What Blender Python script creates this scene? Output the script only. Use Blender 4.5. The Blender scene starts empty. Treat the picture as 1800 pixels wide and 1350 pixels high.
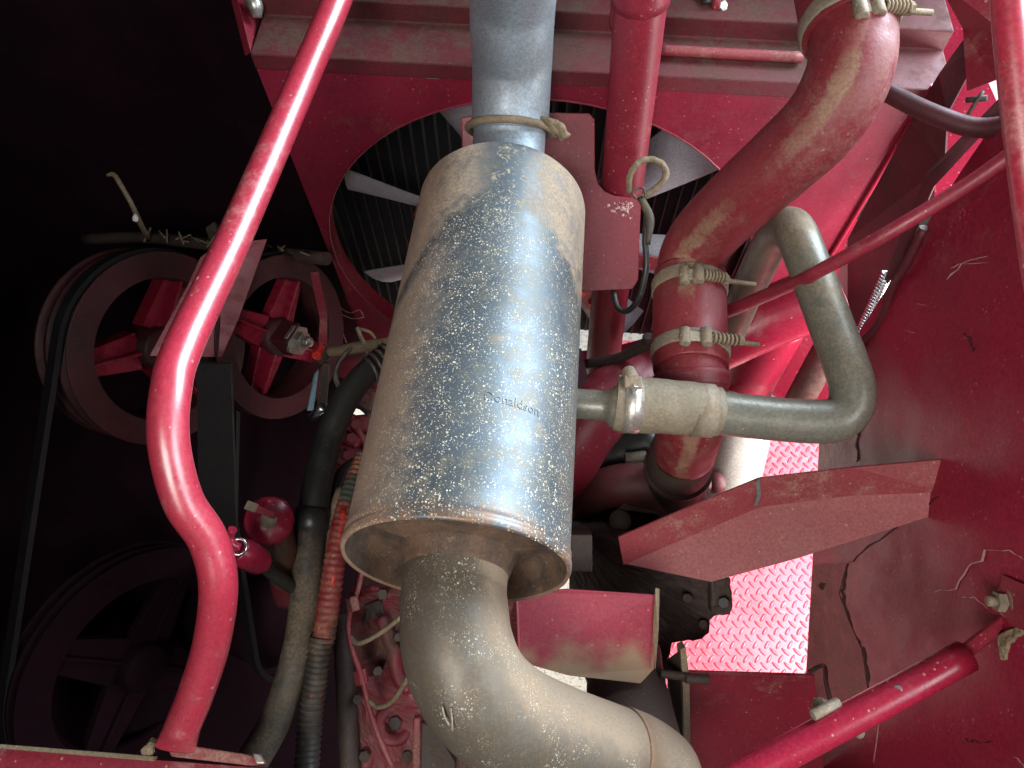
import bpy, bmesh, math, random
from mathutils import Vector, Matrix
from mathutils.geometry import tessellate_polygon
random.seed(7)
SC = bpy.context.scene
COL = SC.collection
PI = math.pi
V = Vector

# ------------------------------------------------------------------ camera
PITCH = math.radians(62.0)
CAM = V((0, 0, 2.05))
FPX = 1300.0                               # focal length in photo pixels (1800 wide)
RIGHT = V((1, 0, 0))
UP = V((0, math.sin(PITCH), math.cos(PITCH)))
FWD = V((0, math.cos(PITCH), -math.sin(PITCH)))
cd = bpy.data.cameras.new('camera')
cd.sensor_width = 36.0
cd.lens = 26.0
cd.clip_start = 0.02
cd.clip_end = 60.0
cam = bpy.data.objects.new('camera', cd)
COL.objects.link(cam)
cam.location = CAM
cam.rotation_euler = (PI / 2 - PITCH, 0, 0)
SC.camera = cam

# ------------------------------------------------------------------ world, lamps, exposure
w = bpy.data.worlds.new('World')
SC.world = w
w.use_nodes = True
bg = w.node_tree.nodes['Background']
bg.inputs['Color'].default_value = (0.80, 0.86, 1.0, 1)
bg.inputs['Strength'].default_value = 0.05


def area(name, loc, target, sx, sy, power, color, spread=180):
    l = bpy.data.lights.new(name, 'AREA')
    l.shape = 'RECTANGLE'
    l.size, l.size_y = sx, sy
    l.energy = power
    l.color = color
    l.spread = math.radians(spread)
    o = bpy.data.objects.new(name, l)
    COL.objects.link(o)
    o.location = loc
    o.rotation_euler = (V(target) - V(loc)).to_track_quat('-Z', 'Y').to_euler()
    return o


# open daylight ahead and to the right, above the radiator end of the engine bay
area('front_daylight', (1.75, 1.80, 2.30), (-0.05, 0.50, 1.20), 1.7, 1.4, 142, (0.76, 0.89, 1.0), 140)
# weak fill lamp added on the right
area('side_fill', (1.72, -0.42, 2.50), (-0.05, 0.45, 1.20), 1.1, 1.1, 24, (0.90, 0.95, 1.0), 130)
# open sky above and behind the person with the camera
area('sky_opening', (-0.50, -1.15, 2.9), (0.3, 0.50, 1.0), 1.2, 1.0, 28.0, (1.0, 0.95, 0.90), 120)
# daylight beneath the side panel and under the machine
area('gap_daylight', (1.02, 0.60, 1.00), (0.68, 1.02, 0.80), 0.4, 0.35, 10, (1.0, 0.98, 0.96), 130)
area('under_panel_daylight', (1.25, 0.16, 0.80), (0.62, 0.28, 0.0), 0.7, 0.4, 18, (1.0, 0.97, 0.95), 100)
area('under_machine_daylight', (-0.3, 0.9, -0.30), (-0.3, 0.9, -1.2), 2.0, 2.0, 24, (1.0, 0.99, 0.97), 120)

SC.view_settings.view_transform = 'Standard'
SC.view_settings.look = 'None'
SC.view_settings.exposure = 0.0
SC.view_settings.gamma = 1.0
SC.view_settings.use_curve_mapping = False
SC.cycles.max_bounces = 6
SC.cycles.diffuse_bounces = 3
SC.cycles.glossy_bounces = 3
SC.render.resolution_x, SC.render.resolution_y = 1024, 768


# ------------------------------------------------------------------ photo pixel -> place
def ray(px, py):
    return RIGHT * ((px - 900) / FPX) + UP * ((675 - py) / FPX) + FWD


def P(px, py, d):
    return CAM + ray(px, py) * d


def PP(px, py, p0, n):
    r = ray(px, py)
    return CAM + r * ((p0 - CAM).dot(n) / r.dot(n))


MX = V((0.9969, -0.0788, 0))               # machine axes: the engine bay is turned a few degrees
MY = V((0.0788, 0.9969, 0))
UZ = V((0, 0, 1))


# ------------------------------------------------------------------ materials
class G:
    def __init__(s, name):
        m = bpy.data.materials.new(name)
        m.use_nodes = True
        s.m, s.t = m, m.node_tree
        s.t.nodes.clear()
        s.out = s.t.nodes.new('ShaderNodeOutputMaterial')
        s.b = s.t.nodes.new('ShaderNodeBsdfPrincipled')
        s.t.links.new(s.b.outputs[0], s.out.inputs[0])
        s.geo = s.t.nodes.new('ShaderNodeNewGeometry')
        s.pos = s.geo.outputs['Position']
        s.uvn = s.t.nodes.new('ShaderNodeUVMap')
        s.uv = s.uvn.outputs[0]

    def put(s, sock, v):
        if isinstance(v, bpy.types.NodeSocket):
            s.t.links.new(v, sock)
        elif isinstance(v, (tuple, list)) and len(v) == 3 and len(sock.default_value) == 4:
            sock.default_value = (*v, 1)
        else:
            sock.default_value = v

    def set(s, name, v):
        s.put(s.b.inputs[name], v)

    def math(s, op, a, b=0.5, clamp=False):
        n = s.t.nodes.new('ShaderNodeMath')
        n.operation = op
        n.use_clamp = clamp
        s.put(n.inputs[0], a)
        s.put(n.inputs[1], b)
        return n.outputs[0]

    def noise(s, scale, detail=6, rough=0.6, vec=None, dist=0.0):
        n = s.t.nodes.new('ShaderNodeTexNoise')
        s.t.links.new(vec or s.pos, n.inputs['Vector'])
        n.inputs['Scale'].default_value = scale
        n.inputs['Detail'].default_value = detail
        n.inputs['Roughness'].default_value = rough
        n.inputs['Distortion'].default_value = dist
        return n.outputs['Fac']

    def scaled(s, vec, sc):
        n = s.t.nodes.new('ShaderNodeMapping')
        s.t.links.new(vec, n.inputs[0])
        n.inputs['Scale'].default_value = sc
        return n.outputs[0]

    def voro(s, scale):
        n = s.t.nodes.new('ShaderNodeTexVoronoi')
        s.t.links.new(s.pos, n.inputs['Vector'])
        n.inputs['Scale'].default_value = scale
        return n.outputs['Distance'], s.sep(n.outputs['Color'])

    def ramp(s, x, a, b, lo=0.0, hi=1.0):
        n = s.t.nodes.new('ShaderNodeMapRange')
        n.interpolation_type = 'SMOOTHSTEP'
        s.put(n.inputs[0], x)
        n.inputs[1].default_value, n.inputs[2].default_value = a, b
        n.inputs[3].default_value, n.inputs[4].default_value = lo, hi
        return n.outputs[0]

    def mix(s, f, a, b):
        n = s.t.nodes.new('ShaderNodeMix')
        n.data_type = 'RGBA'
        s.put(n.inputs[0], f)
        s.put(n.inputs[6], a)
        s.put(n.inputs[7], b)
        return n.outputs[2]

    def sep(s, vec):
        n = s.t.nodes.new('ShaderNodeSeparateXYZ')
        s.t.links.new(vec, n.inputs[0])
        return n.outputs

    def bump(s, h, strength=0.3, dist=0.002, prev=None):
        n = s.t.nodes.new('ShaderNodeBump')
        n.inputs['Strength'].default_value = strength
        n.inputs['Distance'].default_value = dist
        s.t.links.new(h, n.inputs['Height'])
        if prev:
            s.t.links.new(prev, n.inputs['Normal'])
        return n.outputs[0]


def worn(name, base, dark=None, dust=0.3, dustcol=(0.33, 0.25, 0.16), rough=0.42, metal=0.0, chips=0.0,
         chipcol=(0.10, 0.09, 0.08), grime=0.3, dent=0.0, bump=0.25, up=0.45, scale=1.0, spec=0.5, scratch=0.0,
         film=0.0, streak=None, coat=0.0, specks=0.12):
    """painted / bare / rubber surface: tone drift, grime, dust film and settled dust, chips, fine relief"""
    g = G(name)
    dark = dark or tuple(c * 0.5 for c in base)
    n1 = g.noise(6 * scale, 4, 0.6)
    n2 = g.noise(38 * scale, 4, 0.68)
    n3 = g.noise(260 * scale, 2, 0.7)
    col = g.mix(g.ramp(n1, 0.36, 0.70, 0, grime), base, dark)
    col = g.mix(g.ramp(n2, 0.52, 0.80, 0, grime * 0.6), col, tuple(c * 0.6 for c in dark))
    nz = g.sep(g.geo.outputs['Normal'])[2]
    upf = g.ramp(nz, -0.3, 0.95, 1 - up, 1.0)
    dm = g.math('ADD', g.math('MULTIPLY', n1, 0.55), g.math('MULTIPLY', n2, 0.45))
    dm = g.ramp(dm, 0.56 - 0.26 * dust, 0.76 - 0.10 * dust)
    dm = g.math('MULTIPLY', dm, g.ramp(n3, 0.30, 0.66, 0.62, 1.1))
    dm = g.math('MULTIPLY', g.math('MULTIPLY', dm, upf), min(1.0, 0.30 + dust))
    if film > 0:
        dm = g.math('MAXIMUM', dm, g.math('MULTIPLY', g.ramp(n1, 0.25, 0.75, film * 0.55, film), upf))
    col = g.mix(dm, col, dustcol)
    if streak:
        # mud that ran along the crown of a pipe: (u centre, half width, amount)
        uu = g.sep(g.uv)[0]
        sm_ = g.ramp(g.math('ABSOLUTE', g.math('SUBTRACT', uu, streak[0]), 0), streak[1], streak[1] * 0.15)
        nk = g.noise(30, 6, 0.72, dist=1.0)
        sm_ = g.math('MULTIPLY', g.ramp(g.math('ADD', sm_, g.math('MULTIPLY', g.math('SUBTRACT', nk, 0.5), 2.2)), 0.45, 1.0), streak[2])
        sm_ = g.math('MULTIPLY', sm_, g.ramp(n1, 0.42, 0.64, 0.05, 1.0))
        dm = g.math('MAXIMUM', dm, sm_)
        col = g.mix(sm_, col, (0.27, 0.195, 0.115))
    if specks > 0:
        vd, vc = g.voro(170)
        spk = g.math('LESS_THAN', vd, g.math('MULTIPLY', g.math('POWER', vc[0], 9.0), 0.30))
        col = g.mix(g.math('MULTIPLY', spk, min(1.0, specks * 4)), col, tuple(min(.6, c * 1.5) for c in dustcol))
    grain = g.ramp(n3, 0.25, 0.75, 0.78, 1.18)
    vm = g.t.nodes.new('ShaderNodeVectorMath')
    vm.operation = 'SCALE'
    g.put(vm.inputs[0], col)
    g.put(vm.inputs['Scale'], grain)
    col = vm.outputs[0]
    rgh = g.math('ADD', g.math('MULTIPLY', g.math('SUBTRACT', n2, 0.5), 0.34), rough)
    rgh = g.math('ADD', rgh, g.math('MULTIPLY', dm, 0.45), True)
    h = g.math('ADD', g.math('MULTIPLY', n3, 0.5), g.math('MULTIPLY', n2, 0.5))
    if chips > 0:
        ch = g.ramp(g.noise(26 * scale, 5, 0.75), 0.72 - 0.10 * chips, 0.735 - 0.10 * chips)
        col = g.mix(ch, col, chipcol)
        rgh = g.math('ADD', rgh, g.math('MULTIPLY', ch, 0.2), True)
    if scratch > 0:
        sv = g.scaled(g.pos, (55, 14, 70))
        sc = g.ramp(g.noise(2.0, 5, 0.78, vec=sv, dist=0.8), 0.60, 0.72, 0, scratch)
        col = g.mix(sc, col, dustcol)
    nb = g.bump(h, bump, 0.0012)
    if dent > 0:
        nb = g.bump(g.noise(4.5, 2, 0.4), dent, 0.03, nb)
    g.set('Base Color', col)
    g.set('Roughness', rgh)
    g.set('Metallic', metal)
    g.set('Specular IOR Level', spec)
    if coat:
        g.set('Coat Weight', coat)
        g.set('Coat Roughness', 0.36)
    g.set('Normal', nb)
    return g.m


RED = (0.225, 0.012, 0.030)
PINKD = (0.40, 0.225, 0.185)
M = {}
M['red'] = worn('red_paint', RED, dust=0.25, rough=0.42, chips=0.10, scratch=0.35, film=0.05, dustcol=PINKD)
M['red_clean'] = worn('red_paint_clean', (0.27, 0.012, 0.034), dust=0.10, rough=0.30, chips=0.1, grime=0.25, dustcol=PINKD)
M['red_air'] = worn('red_paint_mud_streaked', (0.175, 0.014, 0.022), dust=0.40, rough=0.5, dustcol=(0.22, 0.10, 0.075), scratch=0.5, film=0.06, up=0.3,
                    streak=(0.55, 0.075, 0.55), bump=0.5)
def muddy():
    m = worn('mud_splashed_red', RED, dust=0.3, rough=0.5, dustcol=(0.30, 0.12, 0.11), film=0.05, up=0.3, scratch=0.4, bump=0.4)
    nt = m.node_tree
    bs = next(n_ for n_ in nt.nodes if n_.type == 'BSDF_PRINCIPLED')
    old = bs.inputs['Base Color'].links[0].from_socket
    geo = next(n_ for n_ in nt.nodes if n_.type == 'NEW_GEOMETRY')
    sx = nt.nodes.new('ShaderNodeSeparateXYZ')
    nt.links.new(geo.outputs['Position'], sx.inputs[0])
    no = nt.nodes.new('ShaderNodeTexNoise')
    nt.links.new(geo.outputs['Position'], no.inputs['Vector'])
    no.inputs['Scale'].default_value = 22
    no.inputs['Detail'].default_value = 5
    ad = nt.nodes.new('ShaderNodeMath')
    ad.operation = 'MULTIPLY_ADD'
    nt.links.new(no.outputs['Fac'], ad.inputs[0])
    ad.inputs[1].default_value = 0.12
    nt.links.new(sx.outputs[1], ad.inputs[2])
    mr = nt.nodes.new('ShaderNodeMapRange')
    mr.interpolation_type = 'SMOOTHSTEP'
    nt.links.new(ad.outputs[0], mr.inputs[0])
    mr.inputs[1].default_value, mr.inputs[2].default_value = 0.235, 0.175
    mr.inputs[3].default_value, mr.inputs[4].default_value = 0, 0.85
    mx = nt.nodes.new('ShaderNodeMix')
    mx.data_type = 'RGBA'
    nt.links.new(mr.outputs[0], mx.inputs[0])
    nt.links.new(old, mx.inputs[6])
    mx.inputs[7].default_value = (0.25, 0.185, 0.105, 1)
    nt.links.new(mx.outputs[2], bs.inputs['Base Color'])
    return m


M['red_muddy'] = muddy()
M['red_chalk'] = worn('chalky_faded_red', RED, dust=0.55, rough=0.6, dustcol=(0.36, 0.175, 0.155), film=0.55, up=0.2, grime=0.4)
M['red_dusty'] = worn('red_paint_dusty', RED, dust=0.55, rough=0.5, chips=0.05, dustcol=(0.34, 0.205, 0.15), scratch=0.6, film=0.22, up=0.3)
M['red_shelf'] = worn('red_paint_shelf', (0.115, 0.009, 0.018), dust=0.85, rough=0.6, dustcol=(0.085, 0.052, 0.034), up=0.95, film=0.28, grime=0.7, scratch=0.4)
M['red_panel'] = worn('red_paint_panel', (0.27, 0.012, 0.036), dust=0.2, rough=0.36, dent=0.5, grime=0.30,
                      dustcol=(0.40, 0.13, 0.15), scratch=0.25, scale=0.6, film=0.03, spec=0.28)
M['red_shroud'] = worn('red_paint_shroud', (0.205, 0.010, 0.030), dust=0.15, rough=0.50, grime=0.5, dent=0.06, dustcol=(0.28, 0.13, 0.10))
M['red_rail'] = worn('red_paint_rail', (0.40, 0.017, 0.044), dust=0.25, rough=0.30, chips=0.12, grime=0.3,
                     dustcol=(0.50, 0.24, 0.21), film=0.06, scratch=0.25, coat=1.0, spec=0.9, chipcol=(0.5, 0.36, 0.33))
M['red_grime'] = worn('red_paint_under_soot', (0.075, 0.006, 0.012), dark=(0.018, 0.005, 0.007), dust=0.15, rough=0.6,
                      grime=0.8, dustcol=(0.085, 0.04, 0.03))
M['shade_dark'] = worn('grimy_shade_dark_wine_paint', (0.016, 0.0040, 0.008), dark=(0.007, 0.0025, 0.005), dust=0.10, rough=0.8,  # grimy paint, darkened in colour to stand for the compartment's shade
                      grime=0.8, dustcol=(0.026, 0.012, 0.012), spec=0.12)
M['rim_shade'] = worn('greasy_shade_dark_pulley_rim', (0.060, 0.009, 0.012), dark=(0.016, 0.005, 0.006), dust=0.25, rough=0.6, grime=0.8,  # greasy red rim with the compartment shade put into its colour
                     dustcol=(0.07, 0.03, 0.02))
M['engine'] = worn('red_engine_paint', (0.165, 0.012, 0.020), dark=(0.022, 0.011, 0.009), dust=0.55, rough=0.55, grime=0.95,
                   dustcol=(0.13, 0.085, 0.05), chips=0.35, bump=0.5, scale=1.6)
M['castiron'] = worn('brown_cast_iron', (0.050, 0.032, 0.025), dust=0.28, rough=0.7, dustcol=(0.14, 0.085, 0.055), bump=0.6,
                     grime=0.6)
M['turbo'] = worn('sooty_red_cast', (0.11, 0.022, 0.024), dark=(0.035, 0.018, 0.016), dust=0.35, rough=0.55,
                  dustcol=(0.16, 0.10, 0.07), bump=0.5, grime=0.7)
M['steel'] = worn('bare_steel', (0.56, 0.56, 0.57), dust=0.10, rough=0.28, metal=1.0, grime=0.3)
M['zinc'] = worn('zinc_plated_steel', (0.52, 0.51, 0.47), dust=0.45, rough=0.35, metal=0.8, dustcol=(0.36, 0.28, 0.18))
M['dusty_zinc'] = worn('mud_caked_clamp_steel', (0.24, 0.20, 0.15), dust=0.8, rough=0.6, metal=0.3,
                       dustcol=(0.25, 0.19, 0.12), bump=0.6)
M['band'] = worn('clamp_band_steel', (0.62, 0.58, 0.52), dust=0.30, rough=0.32, metal=0.8, dustcol=(0.42, 0.35, 0.26))
M['black'] = worn('black_rubber', (0.022, 0.024, 0.022), dust=0.30, rough=0.42, dustcol=(0.10, 0.085, 0.06))
M['dusty_black'] = worn('dusty_black_rubber', (0.028, 0.028, 0.026), dust=0.75, rough=0.5, dustcol=(0.16, 0.12, 0.075))
M['belt'] = worn('belt_rubber', (0.014, 0.013, 0.013), dust=0.2, rough=0.65, dustcol=(0.05, 0.04, 0.03), spec=0.25)
M['conduit'] = worn('overpainted_conduit', (0.035, 0.032, 0.028), dust=0.45, rough=0.5, chips=1.0,
                    chipcol=(0.40, 0.03, 0.03), dustcol=(0.22, 0.16, 0.09), scale=0.5)
M['red_conduit'] = worn('red_painted_conduit', (0.19, 0.015, 0.020), dust=0.6, rough=0.55, chips=1.6,
                        chipcol=(0.05, 0.06, 0.045), dustcol=(0.30, 0.20, 0.11), scale=0.7)
M['tan'] = worn('tan_dust_coated', (0.19, 0.14, 0.085), dust=0.6, rough=0.7, dustcol=(0.27, 0.21, 0.135), bump=0.5)
M['sleeve'] = worn('mud_coated_rubber_sleeve', (0.165, 0.135, 0.09), dark=(0.09, 0.07, 0.048), dust=0.5, rough=0.62,
                   dustcol=(0.235, 0.185, 0.12), bump=0.35)
M['greypipe'] = worn('dusty_grey_tube', (0.14, 0.135, 0.108), dark=(0.075, 0.074, 0.06), dust=0.5, rough=0.36, metal=0.2,
                     dustcol=(0.22, 0.16, 0.095), chips=0.03, chipcol=(0.03, 0.03, 0.03), scratch=0.4, bump=0.4, streak=(0.5, 0.16, 0.3))
M['blade'] = worn('grey_fan_blade', (0.26, 0.25, 0.28), dust=0.25, rough=0.5, dustcol=(0.30, 0.26, 0.22))
M['core'] = worn('black_radiator_core', (0.010, 0.010, 0.012), dust=0.2, rough=0.7, dustcol=(0.03, 0.027, 0.024), spec=0.2)
M['fin'] = worn('grey_radiator_fin', (0.014, 0.013, 0.013), dust=0.2, rough=0.6, dustcol=(0.13, 0.10, 0.08))
M['crack'] = worn('bare_crack', (0.018, 0.010, 0.009), dust=0.1, rough=0.8)
M['chip'] = worn('primer_patch', (0.14, 0.14, 0.13), dust=0.2, rough=0.7)
M['peel'] = worn('peeled_paint_lip', (0.60, 0.34, 0.33), dust=0.2, rough=0.5)
M['whitecap'] = worn('white_plastic', (0.7, 0.72, 0.72), dust=0.1, rough=0.4)
M['bluestrip'] = worn('blue_grey_strip', (0.20, 0.33, 0.40), dust=0.1, rough=0.4)
M['red_bright'] = worn('orange_red_plug', (0.55, 0.03, 0.02), dust=0.1, rough=0.4)


def deck_mat():
    g = G('red_tread_plate')
    n1 = g.noise(7, 8, 0.65)
    n2 = g.noise(45, 8, 0.7)
    col = g.mix(g.ramp(n1, 0.35, 0.7), (0.50, 0.060, 0.085), (0.38, 0.030, 0.050))
    col = g.mix(g.ramp(n2, 0.56, 0.78, 0, 0.6), col, (0.42, 0.26, 0.22))
    col = g.mix(g.ramp(g.noise(16, 10, 0.75), 0.665, 0.68), col, (0.34, 0.33, 0.30))
    g.set('Base Color', col)
    g.set('Roughness', g.ramp(n2, 0.3, 0.8, 0.30, 0.55))
    g.set('Normal', g.bump(n2, 0.2, 0.001))
    return g.m


def ground_mat():
    g = G('straw_littered_ground')
    n1 = g.noise(5, 8, 0.7)
    n2 = g.noise(60, 8, 0.75, dist=1.5)
    col = g.mix(n1, (0.50, 0.45, 0.38), (0.70, 0.66, 0.58))
    col = g.mix(g.ramp(n2, 0.52, 0.62), col, (0.18, 0.16, 0.12))
    g.set('Base Color', col)
    g.set('Roughness', 0.9)
    g.set('Normal', g.bump(n2, 0.6, 0.01))
    return g.m


def muffler_mat(name, length, with_arch=True):
    """blackened steel; dust on the flanks, pale flecks; UV u = turn about the axis, v = metres along it"""
    g = G(name)
    uvs = g.sep(g.uv)
    u, v = uvs[0], uvs[1]
    n1 = g.noise(10, 4, 0.65)
    n2 = g.noise(40, 5, 0.72)
    n3 = g.noise(260, 3, 0.75)
    steel = g.mix(g.ramp(n1, 0.35, 0.7), (0.118, 0.143, 0.162), (0.078, 0.093, 0.105))
    if not with_arch:
        steel = g.mix(g.ramp(n1, 0.35, 0.7), (0.135, 0.135, 0.125), (0.085, 0.082, 0.072))
    steel = g.mix(g.ramp(n2, 0.42, 0.72, 0, 0.7), steel, (0.165, 0.16, 0.13))
    if not with_arch:
        steel = g.mix(g.ramp(n2, 0.30, 0.66, 0.45, 0.95), steel, (0.105, 0.082, 0.058))
        steel = g.mix(g.ramp(n3, 0.45, 0.7, 0, 0.5), steel, (0.20, 0.15, 0.09))
    # dust film: heavier on both flanks of the drum, thinner where rain ran over the crown
    du = g.math('SUBTRACT', u, 0.512)
    left = g.ramp(g.math('MULTIPLY', du, -1.0), 0.02, 0.17)
    right = g.ramp(du, 0.085, 0.20)
    fl = g.math('MAXIMUM', left, g.math('MULTIPLY', right, 0.8))
    nn = g.math('ADD', g.math('MULTIPLY', g.math('SUBTRACT', n2, 0.5), 0.9), g.math('MULTIPLY', g.math('SUBTRACT', n1, 0.5), 0.6))
    dust = g.ramp(g.math('ADD', fl, nn), 0.0, 1.05, 0, 0.92)
    dust = g.math('MULTIPLY', dust, g.ramp(n3, 0.3, 0.6, 0.6, 1.0))
    dustc = g.mix(g.ramp(n3, 0.35, 0.65), (0.40, 0.30, 0.205), (0.25, 0.19, 0.135))
    dustc = g.mix(g.math('MULTIPLY', g.ramp(g.math('SUBTRACT', u, 0.512), 0.075, 0.12), g.ramp(v, length * 0.72, length * 0.58)), dustc, (0.075, 0.058, 0.044))  # right flank darkened lower down: a shadow put into the dust colour
    if with_arch:
        # tide mark: an arch across the drum where run-off stopped; dust lies above it, flecks below
        ad = g.math('ABSOLUTE', g.math('SUBTRACT', u, 0.515), 0)
        edge = g.math('ADD', g.math('SUBTRACT', length * 0.80, g.math('MULTIPLY', g.math('POWER', ad, 1.25), 0.95)),
                      g.math('MULTIPLY', g.math('SUBTRACT', g.noise(16, 6, 0.65), 0.5), 0.13))
        above = g.math('SUBTRACT', v, edge)
        am = g.ramp(above, -0.004, 0.030)
        side = g.ramp(g.math('ABSOLUTE', du, 0), 0.012, 0.085)
        am2 = g.math('MULTIPLY', am, side)
        dust = g.math('MAXIMUM', dust, g.math('MULTIPLY', am2, g.ramp(n2, 0.25, 0.6, 0.35, 0.95)))
        line = g.math('MULTIPLY', g.ramp(above, -0.045, -0.006), g.ramp(above, 0.012, 0.0))
        line = g.math('MULTIPLY', line, g.ramp(n2, 0.3, 0.55, 0.2, 0.9))
        dust = g.math('MULTIPLY', dust, g.math('SUBTRACT', 1.0, line))
    col = g.mix(dust, steel, dustc)
    # streak of mud on the crown near the far end, rust blush mid drum and by the near rim
    crown = g.math('MULTIPLY', g.ramp(g.math('ABSOLUTE', du, 0), 0.05, 0.01), g.ramp(v, length * 0.62, length * 0.8))
    st = g.math('MULTIPLY', crown, g.ramp(g.noise(75, 8, 0.75, dist=1.0), 0.53, 0.62))
    col = g.mix(st, col, (0.40, 0.32, 0.20))
    rimr = g.math('MULTIPLY', g.ramp(v, 0.030, 0.002), g.ramp(n2, 0.3, 0.6))
    col = g.mix(g.math('MULTIPLY', rimr, 0.8), col, (0.22, 0.12, 0.07))
    rust = g.math('MULTIPLY', g.ramp(g.noise(13, 6, 0.6), 0.60, 0.74), g.ramp(n2, 0.4, 0.65))
    col = g.mix(g.math('MULTIPLY', rust, 0.7), col, (0.36, 0.225, 0.125))
    # pale flecks
    d1, c1 = g.voro(300)
    r1 = g.math('MULTIPLY', g.math('POWER', c1[0], 3.2), 0.42)
    f1 = g.math('LESS_THAN', d1, r1)
    d2, c2 = g.voro(620)
    f2 = g.math('LESS_THAN', d2, g.math('MULTIPLY', g.math('POWER', c2[1], 2.0), 0.46))
    dens = g.ramp(g.noise(15, 6, 0.68), 0.28 if with_arch else 0.44, 0.56 if with_arch else 0.66)
    fk = g.math('MULTIPLY', g.math('MAXIMUM', f1, f2), dens)
    fk = g.math('MULTIPLY', fk, g.ramp(g.math('ABSOLUTE', g.math('SUBTRACT', u, 0.515), 0), 0.25, 0.14, 0.15, 1))
    if with_arch:
        fk = g.math('MULTIPLY', fk, g.math('SUBTRACT', 1.0, am))
    col = g.mix(fk, col, g.mix(c1[2], (0.60, 0.58, 0.50), (0.48, 0.39, 0.24)))
    g.set('Base Color', col)
    cover = g.math('MAXIMUM', dust, g.math('MAXIMUM', fk, st))
    g.set('Metallic', g.math('MULTIPLY', g.math('SUBTRACT', 1.0, cover), 0.60 if with_arch else 0.3))
    rgh = g.math('ADD', 0.50 if with_arch else 0.50, g.math('MULTIPLY', cover, 0.35))
    rgh = g.math('ADD', rgh, g.math('MULTIPLY', g.math('SUBTRACT', n2, 0.5), 0.35), True)
    g.set('Roughness', rgh)
    h = g.math('ADD', g.math('MULTIPLY', n3, 0.35), g.math('MULTIPLY', n2, 0.5))
    h = g.math('ADD', h, g.math('MULTIPLY', fk, 0.8))
    nb = g.bump(h, 0.35, 0.001)
    nb = g.bump(g.noise(11, 3, 0.5), 0.20, 0.006, nb)
    g.set('Normal', nb)
    return g.m


def rusty_mat():
    g = G('rusty_recess_steel')
    n1 = g.noise(24, 8, 0.7)
    n2 = g.noise(140, 8, 0.75, dist=1.2)
    col = g.mix(g.ramp(n1, 0.35, 0.65), (0.045, 0.032, 0.025), (0.13, 0.075, 0.045))
    col = g.mix(g.ramp(n2, 0.55, 0.7), col, (0.24, 0.165, 0.10))
    col = g.mix(g.ramp(n2, 0.45, 0.32), col, (0.03, 0.024, 0.02))
    g.set('Base Color', col)
    g.set('Roughness', 0.75)
    g.set('Normal', g.bump(n2, 0.7, 0.002))
    return g.m


M['exhaust'] = worn('blue_grey_exhaust_steel', (0.33, 0.39, 0.44), dark=(0.20, 0.23, 0.255), dust=0.35, rough=0.54, metal=0.6,
                      dustcol=(0.22, 0.19, 0.145), scratch=0.3)
M['deck'] = deck_mat()
M['ground'] = ground_mat()
M['rusty'] = rusty_mat()


# ------------------------------------------------------------------ mesh helpers
class MB:
    def __init__(s):
        s.v, s.f, s.uv, s.sm = [], [], [], []

    def add(s, vs, fs, uvs=None, smooth=False):
        o = len(s.v)
        s.v += [V(p) for p in vs]
        for i, f in enumerate(fs):
            s.f.append([o + k for k in f])
            s.uv.append(uvs[i] if uvs else [(0, 0)] * len(f))
            s.sm.append(smooth)
        return s


def frames(pts):
    T = []
    for i in range(len(pts)):
        a, b = pts[max(i - 1, 0)], pts[min(i + 1, len(pts) - 1)]
        T.append((b - a).normalized())
    ref = -ray(900, 675)
    n = (ref - T[0] * ref.dot(T[0])).normalized()
    out = []
    for t in T:
        n = (n - t * n.dot(t)).normalized()
        out.append((t, n, t.cross(n)))
    return out


def catmull(P_, k=8):
    pts = [P_[0] * 2 - P_[1]] + list(P_) + [P_[-1] * 2 - P_[-2]]
    out = []
    for i in range(1, len(pts) - 2):
        p0, p1, p2, p3 = pts[i - 1], pts[i], pts[i + 1], pts[i + 2]
        for j in range(k):
            t = j / k
            out.append(0.5 * ((2 * p1) + (p2 - p0) * t + (2 * p0 - 5 * p1 + 4 * p2 - p3) * t * t
                              + (3 * p1 - p0 - 3 * p2 + p3) * t ** 3))
    out.append(pts[-2].copy())
    return out


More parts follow.
